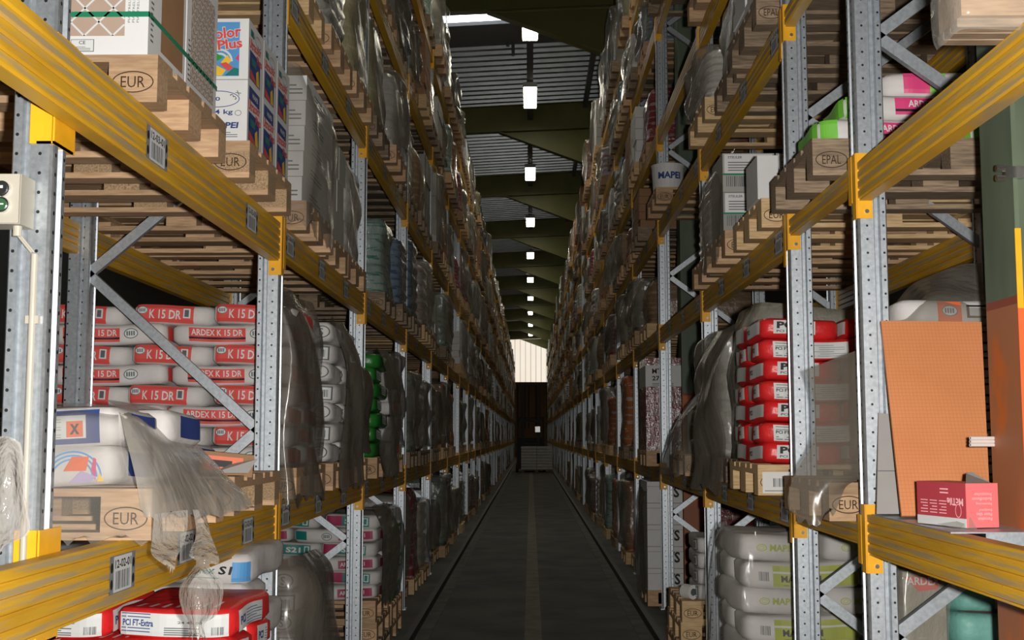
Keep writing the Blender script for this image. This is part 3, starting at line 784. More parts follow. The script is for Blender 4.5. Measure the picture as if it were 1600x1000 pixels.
def print_teal(b, o, f, sd, tp, w, d, h, s):
    b.rect(f, -.02, .12, -.044, .02, 'label_white', .001, 5, 3); b.text(f, 'PCI', -.005, -.03, .042, 'red_print', .0035, .11, .06)
    b.rect(tp, -w / 2 + .04, w / 2 - .04, -d / 2 + .05, -d / 2 + .1, 'dark_red', .001, 6, 1); b.rect(sd, -.1, .1, -.04, .04, 'label_white', .001, 4, 3)
def print_keraflex(b, o, f, sd, tp, w, d, h, s):
    b.rect(f, w / 2 - .07, w / 2 - .01, -.045, .03, 'cyan_print', .001, 3, 3); b.text(f, 'Keraflex', .0 - .1, -.018, .03, 'teal_print', .003, .16, .02, 0, .2); b.text(f, 'S1', .075, -.018, .032, 'print_black', .003, .05, .03, 0, .2); b.lines(f, -.1, .08, -.034, -.024, 1, 'teal_print')
    b.disc(f, .0, .036, .05, .012, 'print_blue', .0025)
KINDS = {  # material, printing, words
    'k15': ('paper_sack', print_k15, 'white sack with red label'), 'white': ('paper_sack', print_white, 'white sack with small barcode'),
    'pci': ('red_sack', print_pci, 'red sack with white label'), 'extra': ('red_sack', print_extra, 'bright red sack'), 'mape': ('paper_sack', print_mape, 'white and lime sack'),
    's21': ('paper_sack', print_s21, 'white sack with pink and teal label'), 'lime': ('paper_sack', print_lime, 'white sack with pink label and lime end'), 'blue': ('paper_sack', print_blue, 'white and blue sack'),
    'green': ('green_sack', print_plain, 'green sack'), 'orange': ('paper_sack', print_orange, 'white and orange sack'), 'teal': ('teal_sack', print_teal, 'pale teal sack'), 'kera': ('paper_sack', print_keraflex, 'white sack with blue corner'),
    'tan': ('orange_sack', print_plain, 'orange-brown sack')}
SACK = {}
def sack_proto(kind, o, s, w, d, h):
    k = (kind, o, s, w, d, h)
    if k not in SACK:
        m, pr, wd = KINDS[kind]
        b = MB(); sack_body(b, w, d, h, m); r = b.build('sack', None, (0, 0, 0), True); r['category'] = 'sack'
        fs_ = sack_faces(w, d, h, s)
        for fn in fs_:
            l = MB(fn); pr(l, o, *fs_, w, d, h, s)
            if l.f: l.build('printed_label', r)
        SACK[k] = r; PROTO.append(r)
    return SACK[k]
def sack(kind, o, s, w, d, h, loc, label, rz=0, group='sacks'):
    return dup(sack_proto(kind, o, s, w, d, h), loc, label, group, rz)
def stack(kind, s, xa, y0, z0, rows, h, where, start='end', D=.8, only=None, depth2=True):
    """layers of sacks, end-on rows alternating with long-side rows; where says which stack"""
    wd = KINDS[kind][2]
    for i in range(rows):
        o = ('end', 'long')[(i + (start == 'long')) % 2]
        lay = 'top layer' if i == rows - 1 else 'bottom layer' if i == 0 else ORD[rows - i] + ' layer down'
        j = lambda: rng.uniform(-.012, .012)
        z = z0 + i * h * .975
        if o == 'end':
            for q, pos in enumerate(('next to aisle', 'in the middle', 'at the back')):
                sack(kind, o, s, .395, D - .05, h, (s * (xa + .2 + .4 * q) + j(), y0 + D / 2 + j(), z), '%s, %s, %s, %s' % (wd, where, lay, pos), j() * 2)
        else:
            for q, pos in enumerate(('next to aisle', 'at the back')):
                for r_ in range(2 if depth2 else 1):
                    sack(kind, o, s, .59, D / 2 - .015, h, (s * (xa + .3 + .6 * q) + j(), y0 + D / 4 + r_ * D / 2 + j() * .4, z), '%s, %s, %s, %s%s' % (wd, where, lay, 'front ' if r_ == 0 else 'rear ', pos), j())
# ------------------------------------------------------------------ films
def cr(p0, p1, p2, p3, t):
    return .5 * ((2 * p1) + (p2 - p0) * t + (2 * p0 - 5 * p1 + 4 * p2 - p3) * t * t + (3 * p1 - p0 - 3 * p2 + p3) * t ** 3)
def sheet(b, ctrl, m, n=7, amp=.012, seed=1, ragged=0, freq=(3, 15)):
    A = np.array([[tuple(p) for p in r] for r in ctrl], float); R, K, _ = A.shape
    def ip(a, t):
        L = len(a) - 1; i = min(int(t), L - 1); f = t - i
        g = lambda q: a[min(max(q, 0), L)]
        return cr(g(i - 1), g(i), g(i + 1), g(i + 2), f)
    nr, nk = (R - 1) * n, (K - 1) * n; r = np.random.RandomState(seed)
    ph = r.uniform(0, 6.28, (6, 3)); fr = r.uniform(*freq, (6, 3)); out = []
    for i in range(nr + 1):
        row = np.array([ip(A[:, k], i / n) for k in range(K)])
        for k in range(nk + 1):
            p = ip(row, k / n); q = p.copy()
            for a in range(6):
                d = amp / (1 + a * .5) * math.sin(p @ fr[a] + ph[a, 0]); q[a % 2] += d; q[2] += d * .4
            if i == nr and ragged: q[2] += r.uniform(-1, 1) * ragged
            out.append(tuple(q))
    return b.add(out, [(i * (nk + 1) + k, i * (nk + 1) + k + 1, (i + 1) * (nk + 1) + k + 1, (i + 1) * (nk + 1) + k) for i in range(nr) for k in range(nk)], m)
def side_film(s, xa, y0, y1, z0, z1, label, m='film', bulge=.03, front=.0, amp=.012, seed=1, flare=.03):
    """stretch film hanging over the aisle side of a stack; front > 0 wraps that far round the corner to the face"""
    b = MB(); X = lambda u: s * (xa - u); rows = []
    for i in range(6):
        t = i / 5; z = z1 + (z0 - z1) * t; e = bulge * math.sin(math.pi * min(1, t * 1.2)) + flare * t * t
        c = [(X(-front), y0 - .02 - .01 * math.sin(i), z)] if front else []
        if i == 0: c = [(X(-front), y0 + .1, z)] if front else []
        c += [(X(.012 + e * .6), y0 - .025, z), (X(.02 + e), y0 + (y1 - y0) * .35, z), (X(.02 + e * 1.1), y0 + (y1 - y0) * .7, z), (X(.01 + e * .6), y1, z)]
        if i == 0: c = [(x + s * .06, y, zz + .02) for x, y, zz in c]
        rows.append(c)
    sheet(b, rows, m, 6, amp, seed, .03)
    return tag(b.build('stretch_film', None, None, True), label, 'plastic film', 'stretch films')
def film(label, ctrls, m='film', amp=.012, seed=1, n=7, ragged=.02):
    b = MB()
    for q, c in enumerate(ctrls): sheet(b, [[P(*p) for p in r] for r in c], m if isinstance(m, str) else m[q], n, amp, seed + q, ragged)
    return tag(b.build('stretch_film', None, None, True), label, 'plastic film', 'stretch films')
# ------------------------------------------------------------------ goods placed by hand near the camera
PT = .144
CUSTOM = set()
def lv(s, l): return LEV[s][l]
# fix the wording of layers: counted down from the top
ORDL = ORD
# left, middle shelf, nearest bay: blue and white sacks under a film, second pallet behind
z = lv(-1, 1)
pallet('near', -1, -1.068, 3.41, z, 'pallet branded EUR in an oval on the near left shelf, under clear film')
for i, (o, lab) in enumerate((('end', 'lower white sack with coloured shapes under film on near left pallet'), ('long', 'upper white sack with blue hazard label under film on near left pallet'))):
    pass
sack('blue', 'end', -1, .6, .4, .118, (-1.48, 3.64, z + PT), 'lower sack with pale blue print and coloured shapes, under film on near left pallet')
sack('blue', 'long', -1, .6, .4, .118, (-1.475, 3.64, z + PT + .112), 'upper white sack with blue hazard label, under film on near left pallet')
sack('blue', 'long', -1, .6, .38, .118, (-1.44, 4.02, z + PT), 'lower blue-labelled sack hidden behind the hazard-label sack, near left pallet')
sack('blue', 'end', -1, .6, .38, .118, (-1.44, 4.02, z + PT + .112), 'upper blue-printed sack behind the hazard-label sack, near left pallet')
pallet('chip', -1, -1.09, 4.45, z, 'pallet with chipboard blocks on the left shelf, just before the rack frame')
sack('blue', 'long', -1, .56, .4, .12, (-1.55, 4.72, z + PT), 'dark blue labelled sack lying beyond the film on the chipboard-block pallet')
b = MB(); b.box(-.1, .1, -.12, .12, 0, .085, 'brown_carton'); fn = front(-.12); b.rect(fn, -.08, .06, .015, .07, 'orange_print', .001); b.rect(fn, -.06, .02, .03, .055, 'print_black', .002)
o = tag(b.build('small_carton', None, (-1.2, 4.72, z + PT)), 'small brown carton with orange print on the chipboard-block pallet', 'carton'); o.rotation_euler = (0, .1, .3)
b = MB(); b.add([(-.06, -.08, 0), (.07, -.06, 0), (.08, .05, .05), (-.03, .07, .03)], [(0, 1, 2, 3)], 'white_paper')
o = tag(b.build('paper_sheet', None, (-1.12, 4.55, z + PT + .012)), 'crumpled white paper sheet on the chipboard-block pallet', 'paper')
film('hazy film draped over the sacks and EUR pallet at near left', [
    [[(170, 622, 3.95), (215, 630, 4.0), (262, 652, 4.35), (300, 690, 4.6)],
     [(182, 640, 3.5), (225, 655, 3.6), (285, 695, 3.95), (335, 725, 4.4)],
     [(190, 690, 3.40), (238, 705, 3.5), (305, 735, 3.85), (362, 752, 4.35)],
     [(205, 750, 3.385), (243, 765, 3.43), (310, 770, 3.75), (378, 775, 4.2)],
     [(215, 800, 3.38), (244, 812, 3.40), (312, 800, 3.7), (390, 800, 4.15)]],
    [[(244, 800, 3.38), (262, 800, 3.42), (285, 800, 3.48)], [(244, 840, 3.36), (266, 842, 3.4), (288, 845, 3.42)], [(241, 868, 3.3), (262, 872, 3.3), (278, 880, 3.3)], [(260, 886, 3.28), (266, 890, 3.28), (272, 893, 3.28)]],
    [[(292, 800, 3.55), (305, 800, 3.55), (318, 800, 3.6)], [(296, 838, 3.5), (306, 836, 3.5), (318, 838, 3.52)], [(292, 866, 3.4), (312, 868, 3.4), (335, 880, 3.4)], [(303, 880, 3.4), (311, 882, 3.38), (322, 884, 3.4)], [(286, 915, 3.38), (312, 912, 3.32), (345, 915, 3.4)], [(292, 950, 3.36), (316, 946, 3.3), (344, 955, 3.38)], [(303, 970, 3.35), (314, 968, 3.3), (326, 972, 3.34)], [(300, 996, 3.34), (312, 992, 3.3), (330, 998, 3.32)]]],
    ['film_light', 'film_crumple', 'film_crumple'], .012, 3)
film('clear film stretched across the front of the EUR pallet and hazard sack', [
    [[(60, 632, 3.8), (120, 628, 3.8), (185, 634, 3.8)], [(60, 655, 3.41), (120, 645, 3.41), (190, 652, 3.41)], [(60, 700, 3.385), (120, 700, 3.385), (196, 708, 3.39)], [(60, 757, 3.38), (120, 757, 3.38), (214, 760, 3.385)], [(60, 800, 3.375), (130, 800, 3.375), (230, 800, 3.38)], [(60, 846, 3.37), (140, 846, 3.37), (243, 842, 3.38)]]], 'film_clear', .006, 8)
film('crumpled clear film hanging at the left edge before the perforated post', [
    [[(-30, 690, 2.85), (-5, 690, 2.85), (12, 700, 2.85)], [(-30, 740, 2.82), (5, 745, 2.8), (30, 772, 2.85)], [(-30, 800, 2.82), (10, 800, 2.8), (52, 828, 2.85)], [(-30, 840, 2.8), (0, 840, 2.8), (22, 848, 2.84)], [(-30, 880, 2.8), (-8, 880, 2.8), (10, 884, 2.84)]]], 'film_crumple', .02, 15)
# left, second bay, middle shelf: the wall of white sacks with red labels
x = 1.12
pallet('near', -1, -x + .02, 5.68, z, 'wooden pallet under the wall of white red-labelled sacks'); CUSTOM.add((-1, 0, 1, 0))
stack('k15', -1, x + .02, 5.70, z + PT, 8, .1, 'left wall', 'long')
side_film(-1, x + .03, 5.66, 6.5, z - .02, z + .99, 'grey film veiling the aisle side of the red-labelled white sacks', 'film_dark', .025, .04, .012, 5, .05)
pallet('near', -1, -1.07, 6.55, z, 'wooden pallet under the plain white sacks, left middle shelf'); CUSTOM.add((-1, 0, 1, 1))
stack('white', -1, 1.08, 6.57, z + PT, 7, .113, 'left shelf', 'long')
side_film(-1, 1.08, 6.66, 7.36, z, z + .93, 'dark film on the aisle side of the plain white sacks', 'film_dark', .05, .0, .02, 6, .05)
# left, floor, nearest bay: bright red sacks and a white one behind
pallet('near', -1, -.96, 3.9, 0, 'pallet on the floor under the bright red sacks')
stack('extra', -1, .946, 3.88, PT, 9, .099, 'left floor', 'end', .62)
pallet('near', -1, -1.06, 4.62, 0, 'pallet on the floor behind the bright red sacks')
stack('kera', -1, 1.075, 4.66, PT, 8, .124, 'left floor', 'long', .76, None, False)
# left, floor, second bay: sacks under grey film, further on white sacks on piled pallets
CUSTOM |= {(-1, 0, 0, 0), (-1, 0, 0, 1), (-1, 0, 0, 2), (-1, 1, 0, 0), (-1, 1, 0, 1), (-1, 1, 1, 0), (-1, 1, 1, 1)}
pallet('old', -1, -1.05, 5.7, 0, 'worn pallet on the left floor under the grey film bundle')
stack('white', -1, 1.1, 5.75, PT, 8, .1, 'left bundle', 'end', .7, None, False)
b = MB(); sheet(b, [[(-1.5, 5.66, 1.0), (-1.25, 5.66, .99), (-1.12, 5.75, 1.0), (-1.1, 6.4, .97)], [(-1.5, 5.6, .9), (-1.2, 5.6, .9), (-1.04, 5.68, .86), (-1.02, 6.4, .85)], [(-1.5, 5.58, .6), (-1.2, 5.57, .6), (-1.02, 5.65, .6), (-1.0, 6.4, .55)], [(-1.5, 5.57, .35), (-1.2, 5.56, .3), (-1.0, 5.7, .35), (-.95, 6.6, .3)], [(-1.5, 5.56, .1), (-1.2, 5.54, .05), (-.97, 5.75, .05), (-.9, 6.8, .03)]], 'film_dark', 7, .02, 21)
tag(b.build('stretch_film', None, None, True), 'grey film bundle over sacks on the left floor beyond the rack frame', 'plastic film', 'stretch films')
for k in range(3): pallet(('old', 'near', 'near')[k], -1, -1.05 - .01 * k, 8.42, .144 * k, 'pallet on the left floor under white pink-and-teal sacks, %s of three' % ('bottom', 'middle', 'top')[k])
stack('s21', -1, 1.06, 8.45, .432, 6, .1, 'left floor', 'long')
side_film(-1, 1.05, 8.5, 9.25, .4, 1.05, 'dark film on the aisle side of the white pink-and-teal sacks', 'film_dark', .04, 0, .02, 8)
pallet('near', -1, -1.06, 9.3, 0, 'pallet on the left floor under the green sacks')
pallet('near', -1, -1.06, 9.3, .144, 'upper pallet on the left floor under the green sacks')
stack('green', -1, 1.05, 9.32, .288, 5, .12, 'left floor', 'end', .78, None, False)
z = lv(-1, 1)
pallet('near', -1, -1.07, 8.43, z, 'pallet under the tall green sacks, left middle shelf')
stack('green', -1, 1.08, 8.45, z + PT, 7, .108, 'left shelf', 'end', .78, None, False)
side_film(-1, 1.06, 8.55, 9.25, z, z + .9, 'dark film on the aisle side of the green sacks', 'film_dark', .05, 0, .02, 9)
pallet('near', -1, -1.06, 9.3, z, 'pallet under the white and orange sacks, left middle shelf')
stack('orange', -1, 1.05, 9.32, z + PT, 5, .105, 'left shelf', 'end', .78, None, False)
# left, upper shelf, nearest bay: tile cartons, then printed cartons
z = lv(-1, 2)
pallet('near', -1, -1.1, 3.45, z, 'light wooden pallet under the tile cartons, upper left'); pallet('chip', -1, -1.07, 4.49, z, 'pallet with chipboard blocks and EUR brand under the printed cartons')
def lattice(b, f, u0, u1, v0, v1, off=.003, st=.085, th=.004, m='label_white'):
    n = int((u1 - u0 + v1 - v0) / st) + 1
    for sg in (1, -1):
        for i in range(-int((v1 - v0) / st) - 1, n):
            p = []
            a = u0 + i * st
            lo = max(u0, a) if sg > 0 else max(u0, a); hi = min(u1, a + (v1 - v0))
            if hi - lo < .01: continue
            va, vb = (v0 + lo - a, v0 + hi - a) if sg > 0 else (v1 - (lo - a), v1 - (hi - a))
            b.poly(f, [(lo - th, va), (lo + th, va), (hi + th, vb), (hi - th, vb)], m, off)
def tile_carton(x0, x1, y0, y1, z0, h, kind, label):
    b = MB(); cx, cy = (x0 + x1) / 2, (y0 + y1) / 2; w, d = x1 - x0, y1 - y0
    b.box(-w / 2, w / 2, -d / 2, d / 2, 0, h, 'white_carton'); r = b.build('tile_carton', None, (cx, cy, z0)); tag(r, label, 'carton', 'tile cartons')
    l = MB(); f = front(-d / 2)
    l.rect(f, -w / 2 + .06, w / 2 - .07, .06, h - .06, 'beige_print', .001); lattice(l, f, -w / 2 + .06, w / 2 - .07, .06, h - .06)
    l.rect(f, w / 2 - .23, w / 2 - .16, .012, .05, 'print_grey', .001); l.rect(f, w / 2 - .228, w / 2 - .162, .014, .048, 'label_white', .002); l.text(f, 'CE', w / 2 - .205, .034, .011, 'print_grey', .003, .02); l.lines(f, w / 2 - .22, w / 2 - .17, .016, .03, 3, 'print_grey')
    for q in range(3): l.text(f, 'PIASTRELLE CERAMICHE', w / 2 - .028 - .013 * q, .1, .007, 'print_grey', .002, .18, .0, math.pi / 2)
    sd = flat((w / 2, 0, 0), (0, 1, 0), (0, 0, 1), (1, 0, 0))
    if kind: l.rect(sd, -d / 2 + .12, d / 2 - .03, .05, h - .03, 'brown_carton', .001)
    else: l.rect(sd, -d / 2 + .05, d / 2 - .04, .05, h - .05, 'beige_print', .001); lattice(l, sd, -d / 2 + .05, d / 2 - .04, .05, h - .05, .003, .045, .004)
    l.lines(sd, -d / 2 + .015, -d / 2 + .04, .05, .2, 9, 'print_grey'); l.build('printed_face', r); return r
H = .46
for i, (a, c) in enumerate(((-1.135, -1.725), (-1.735, -2.325))):
    for j, (p, q) in enumerate(((3.46, 3.84), (3.85, 4.23))):
        tile_carton(min(a, c), max(a, c), p, q, z + PT, H, j == 0, 'white tile carton, upper left, %s, %s' % ('beside the aisle' if i == 0 else 'inner one', 'nearest the camera' if j == 0 else 'second from the camera'))
b = MB(); zz = z + PT + .118; xa_, xb_, ya_, yb_ = -2.328, -1.132, 3.457, 4.233
b.box(xa_, xb_, ya_, ya_ + .002, zz, zz + .016, 'strap_green'); b.box(xb_ - .002, xb_, ya_, yb_, zz, zz + .016, 'strap_green'); b.box(xa_, xb_, yb_ - .002, yb_, zz, zz + .016, 'strap_green'); b.box(xa_, xa_ + .002, ya_, yb_, zz, zz + .016, 'strap_green')
tag(b.build('packing_strap'), 'green plastic strap around the white tile cartons', 'strap')
def print_carton(s, x0, x1, y0, y1, z0, h, row, label):
    b = MB(); w, d = abs(x1 - x0), y1 - y0
    b.box(-w / 2, w / 2, -d / 2, d / 2, 0, h, 'white_carton'); r = b.build('printed_carton', None, ((x0 + x1) / 2, (y0 + y1) / 2, z0)); tag(r, label, 'carton', 'printed white cartons')
    l = MB(); f = front(-d / 2); sd = flat((w / 2, 0, 0), (0, 1, 0), (0, 0, 1), (1, 0, 0))
    if row == 1:
        l.rect(f, -w / 2 + .03, w / 2 - .035, .012, h - .014, 'cyan_print', .001); u = w / 2 - .035
        l.text(f, 'Ultracolor', -w / 2 + .012, h - .105, .05, 'label_white', .002, .255, .06, .12); l.text(f, 'Ultracolor', -w / 2 + .015, h - .102, .044, 'red_print', .003, .25, .03, .12)
        l.text(f, 'Plus', u - .085, h - .13, .045, 'label_white', .002, .1, .06, .12); l.text(f, 'Plus', u - .082, h - .127, .04, 'red_print', .003, .095, .03, .12)
        for k, rr in enumerate((.05, .042, .034, .026)): l.disc(f, u - .075, .07, rr, rr, ('label_white', 'cyan_print')[k % 2], .0015 + .0004 * k, 18, 0, math.pi)
        l.poly(f, [(u - .1, .013), (u - .1, .06), (u - .05, .035), (u - .065, .013)], 'yellow_print', .004); l.poly(f, [(u - .07, .065), (u - .045, .095), (u - .03, .07), (u - .05, .05)], 'yellow_print', .0045)
        l.poly(f, [(u - .075, .06), (u - .05, .066), (u - .02, .045), (u - .04, .03)], 'red_print', .005); l.poly(f, [(u - .095, .085), (u - .085, .1), (u - .06, .085), (u - .085, .07)], 'green_print', .005)
        l.poly(f, [(u - .055, .013), (u - .02, .045), (u, .04), (u, .013)], 'teal_print', .004); l.poly(f, [(u - .015, .08), (u, .1), (u, .07)], 'pink_print', .004); l.text(f, 'MAPEI', -w / 2 + .05, h - .05, .014, 'label_white', .003, .06)
    else:
        l.ring(f, 0.03, h - .075, .085, .033, .003, 'print_blue', .001); l.text(f, '1,10', -.02, h - .085, .018, 'print_blue', .002, .06); l.text(f, '24 kg', .0, .1, .024, 'print_blue', .002, .09, .02); l.ring(f, .11, .11, .013, .011, .002, 'print_grey', .001)
        l.text(f, 'MAPEI', .0, .05, .024, 'print_blue', .002, .11, .04, 0, .15); l.lines(f, .02, .11, .015, .04, 3, 'print_grey'); l.text(f, '3 x', w / 2 - .045, h - .08, .03, 'print_grey', .003, .035, 0, .9)
    l.rect(sd, -d / 2 + .02, d / 2 - .06, .012, h * .52, 'print_blue', .001)
    if not row: l.rect(sd, -d / 2 + .02, d / 2 - .06, h * .72, h - .014, 'print_blue', .001)
    else: l.ring(sd, d / 2 - .1, h * .8, .05, .022, .003, 'print_blue', .001); l.rect(sd, -d / 2 + .03, -.04, h * .76, h - .03, 'teal_print', .001)
    l.text(sd, 'Ultracolor', -d / 2 + .005, h * .53, .04, 'red_print', .003, d - .06, .03, .08); l.text(sd, 'Plus', .0, h * .4, .035, 'red_print', .003, .09, .03, .08)
    l.poly(sd, [(-d / 2 + .025, .014), (-d / 2 + .02, .05), (-.02, .03), (0, .014)], 'red_print', .003); l.poly(sd, [(.0, .014), (-.01, .06), (.03, .08), (.05, .014)], 'yellow_print', .003); l.rect(sd, -d / 2 + .04, -.01, h * .3, h * .42, 'teal_print', .003)
    l.text(sd, 'MAPEI', -.06, h * .78, .02, 'label_white', .003, .09)
    l.build('printed_face', r)
for i in range(3):
    for k in range(2):
        for q in range(2 if i == 0 else 1):
            print_carton(-1, -1.375 - .3 * q, -1.085 - .3 * q, 4.5 + .262 * i, 4.757 + .262 * i, z + PT + .243 * k, .24, k, '%s printed white carton, %s from the camera%s, upper left pallet' % ('upper' if k else 'lower', ('nearest', 'second', 'third')[i], ' and farther back' if q else ''))
# left, upper shelf, second bay: shiny white wrapped goods
pallet('near', -1, -1.07, 5.66, z, 'pallet under the shiny white wrapped boxes, upper left'); CUSTOM.add((-1, 0, 2, 0))
for k in range(5):
    b = MB(); b.box(-.3, .3, -.39, .39, 0, .122, 'white_carton'); fn = flat((.3, 0, 0), (0, 1, 0), (0, 0, 1), (1, 0, 0)); b.lines(fn, -.2, .1, .03, .09, 3, 'print_grey'); b.lines(front(-.39), .18, .28, .03, .09, 3, 'print_grey')
    tag(b.build('flat_carton', None, (-1.4 + .004 * k, 6.08, z + PT + .125 * k)), 'flat white carton under film, upper left, %s' % ('at the bottom' if k == 0 else 'at the top' if k == 4 else ORD[k + 1] + ' from below'), 'carton', 'flat white cartons')
side_film(-1, 1.1, 5.66, 6.48, z + .02, z + .8, 'shiny film round the flat white cartons, upper left', 'film', .03, .3, .012, 12, .02)
# right, middle shelf, nearest bay: sheet shelf, orange board, red box, tubes, grey board
z = lv(1, 1)
b = MB(); b.box(1.2, 2.15, 3.5, 4.3, z, z + .004, 'galv'); b.box(1.3, 1.95, 3.5, 3.504, z - .035, z, 'galv'); tag(b.build('sheet_shelf'), 'grey sheet-metal shelf behind the near right beam, carrying the red box', 'shelf')
b = MB()
q = [P(1409, 806, 4.04), P(1548, 806, 4.04), P(1533.5, 503, 4.3), P(1376.5, 501, 4.3)]
n_ = (q[1] - q[0]).cross(q[3] - q[0]).normalized() * .012
c0 = q[0].copy(); v = [tuple(p - c0) for p in q] + [tuple(p - c0 - n_) for p in q]
b.add(v, [(0, 1, 2, 3), (7, 6, 5, 4), (0, 4, 5, 1), (1, 5, 6, 2), (2, 6, 7, 3), (3, 7, 4, 0)], 'orange_board'); fo = flat(tuple((q[0] + q[3]) / 2 - c0 - Vector((0, 0, .05))), q[1] - q[0], q[3] - q[0], -n_ if n_.y > 0 else n_)
b.text(fo, 'Schneideraum - 0,5 m2 - Platte - 1001 - 260', .03, -.03, .012, 'brown_carton', .002, .3, .01)
tag(b.build('orange_board', None, tuple(c0)), 'orange grid-printed board leaning on the rack frame behind the red box', 'board')
b = MB(); q = [P(1370, 803, 4.2), P(1409, 803, 4.2), P(1401, 648, 4.33), P(1373, 645, 4.33)]; v = [tuple(p) for p in q] + [tuple(p + Vector((0, .01, 0))) for p in q]
b.add(v, [(0, 1, 2, 3), (7, 6, 5, 4), (0, 4, 5, 1), (1, 5, 6, 2), (2, 6, 7, 3), (3, 7, 4, 0)], 'grey_board'); b.rect(flat(tuple(q[0]), q[1] - q[0], q[3] - q[0], (0, -1, .1)), .0, .075, .155, .158, 'print_grey', .002)
tag(b.build('grey_board'), 'narrow grey board standing between the rack frame and orange board', 'board')
r = thing('red_box', 'pink and crimson upside-down printed carton on the sheet-metal shelf', 'carton', (1.283, 3.6, z + .004)); r.rotation_euler = (0, 0, math.radians(18))
b = MB(); b.box(0, .112, 0, .235, .004, .134, 'pink_box'); b.box(-.0005, 0, .002, .235, .03, .134, 'crimson_box'); b.box(-.001, 0, .002, .235, .004, .03, 'label_white'); b.build('carton_body', r)
l = MB(); f = front(0); fu = lambda u, v, off: f(.112 - u, .134 - v, off)
for i, tx in enumerate(('Porcelain', 'Floor tiles', 'Frostproof')): l.text(fu, tx, .024, .1 - .0135 * i, .0095, 'pink_text', .001, None, .0)
for i, tx in enumerate(('Feinsteinzeug', 'Bodenfliesen', 'Frostsicher')): l.text(fu, tx, .024, .055 - .0135 * i, .0095, 'pink_text', .001, None, .0)
g = lambda u, v, off: (-off - .0012, .235 - (.235 - u), .134 - v)
g2 = lambda u, v, off: (-off - .0012, u, .134 - v)
l.text(g2, 'McTile', .012, .045, .022, 'pink_text', .001, .075, .03)
for i in range(3): l.lines(g2, .09 + .045 * i, .125 + .045 * i, .055, .1, 5, 'pink_text', .001, .3)
l.lines(g2, .08, .12, .018, .04, 2, 'pink_text', .001, .35); l.ring(g2, .035, .082, .014, .02, .002, 'pink_text', .001); l.build('printed_face', r)
b = MB(); b.add([(0, 0, .134), (.112, 0, .134), (.112, -.0, .134), (.08, .1, .16), (.1, .1, .165), (.112, .03, .134)], [(0, 5, 3), (3, 5, 4)], 'carton_grey'); b.build('carton_flap', r)
b = MB(); b.add([(-.002, .05, .02), (-.03, .1, .01), (-.01, .02, 0), (.02, -.02, .0), (.01, -.004, .035)], [(0, 1, 2), (0, 2, 4), (2, 3, 4)], 'film'); b.build('torn_film', r)
for k in range(3):
    b = MB(); a = P(1516, 684.5 + 5.4 * k, 3.78); b.cyl(tuple(a), (a.x + .3, a.y + .1, a.z), .0055, 'white_tube', 12); b.cyl((a.x - .0005, a.y, a.z), (a.x, a.y, a.z), .004, 'print_black', 10)
    tag(b.build('small_tube'), 'thin white tube poking out before the orange board, %s of three' % ('top', 'middle', 'bottom')[k], 'tube', 'thin white tubes')
# right, upper shelf, nearest bay: filmed half pallet above the column
z = lv(1, 2)
r = thing('wooden_crate', 'film-wrapped wooden crate sticking out above the upper right beam', 'crate', (1.05, 2.86, z))
b = MB(); b.box(0, .42, 0, .16, .022, .2, 'wood'); b.build('crate_body', r)
for k in range(3):
    b = MB(); b.box(-.004, .43, .02 + .05 * k, .06 + .05 * k, 0, .022, 'wood_old'); b.build('slat', r)
b = MB(); b.box(.12, .43, -.02, .14, .2, .23, 'galv'); b.build('metal_cover', r)
b = MB(); X0 = 1.05
sheet(b, [[(X0 - .012, 3.03, z + .22), (X0 - .012, 2.93, z + .22), (X0 - .004, 2.845, z + .21), (X0 + .12, 2.84, z + .2), (X0 + .28, 2.845, z + .13), (X0 + .43, 2.845, z + .1)], [(X0 - .014, 3.03, z + .1), (X0 - .018, 2.93, z + .1), (X0 - .01, 2.84, z + .1), (X0 + .12, 2.835, z + .06), (X0 + .28, 2.835, z + .06), (X0 + .43, 2.84, z + .05)], [(X0 - .01, 3.03, z + .02), (X0 - .014, 2.93, z + .01), (X0 - .008, 2.84, z + .02), (X0 + .12, 2.835, z + .02), (X0 + .28, 2.835, z + .02), (X0 + .43, 2.84, z + .02)], [(X0, 3.03, z - .008), (X0 - .002, 2.95, z - .012), (X0 + .004, 2.87, z - .01), (X0 + .12, 2.87, z - .01), (X0 + .28, 2.87, z - .01), (X0 + .43, 2.87, z - .01)]], 'film_clear', 6, .006, 31)
tag(b.build('stretch_film', None, None, True), 'clear crumpled film round the wooden crate at the top right', 'plastic film', 'stretch films')
# right, short bay
CUSTOM |= {(1, 0, l, j) for l in range(7) for j in range(3)}
z = lv(1, 2)
pallet('old', 1, 1.085, 4.56, z, 'dark worn pallet branded EPAL under the pink-labelled sacks')
for (o, x, y, zz, lab) in (('long', 1.42, 4.83, 0, 'white sack with lime end and pink label, lying on the EPAL pallet'), ('long', 2.02, 4.83, 0, 'white sack with pink label at the back of the EPAL pallet'), ('long', 1.525, 4.83, .098, 'white pink-labelled sack second up on the EPAL pallet'), ('end', 1.7, 4.84, .195, 'topmost white pink-labelled sack, tilted, on the EPAL pallet')):
    sack('lime', o, 1, .59, .4, .1, (x, y, z + PT + zz), lab, 0 if zz < .19 else -.12)
z = lv(1, 1)
pallet('near', 1, 1.12, 4.58, z - .04, 'pallet with a stamped block on the short right shelf, behind torn film')
for i in range(7):
    sack('orange', 'long' if i % 2 else 'end', 1, .58, .4, .1, (1.7, 4.82, z - .04 + PT + .1 * i), 'white and orange sack behind the orange board, %s' % ('topmost' if i == 6 else 'at the bottom' if i == 0 else ORD[7 - i] + ' from the top'))
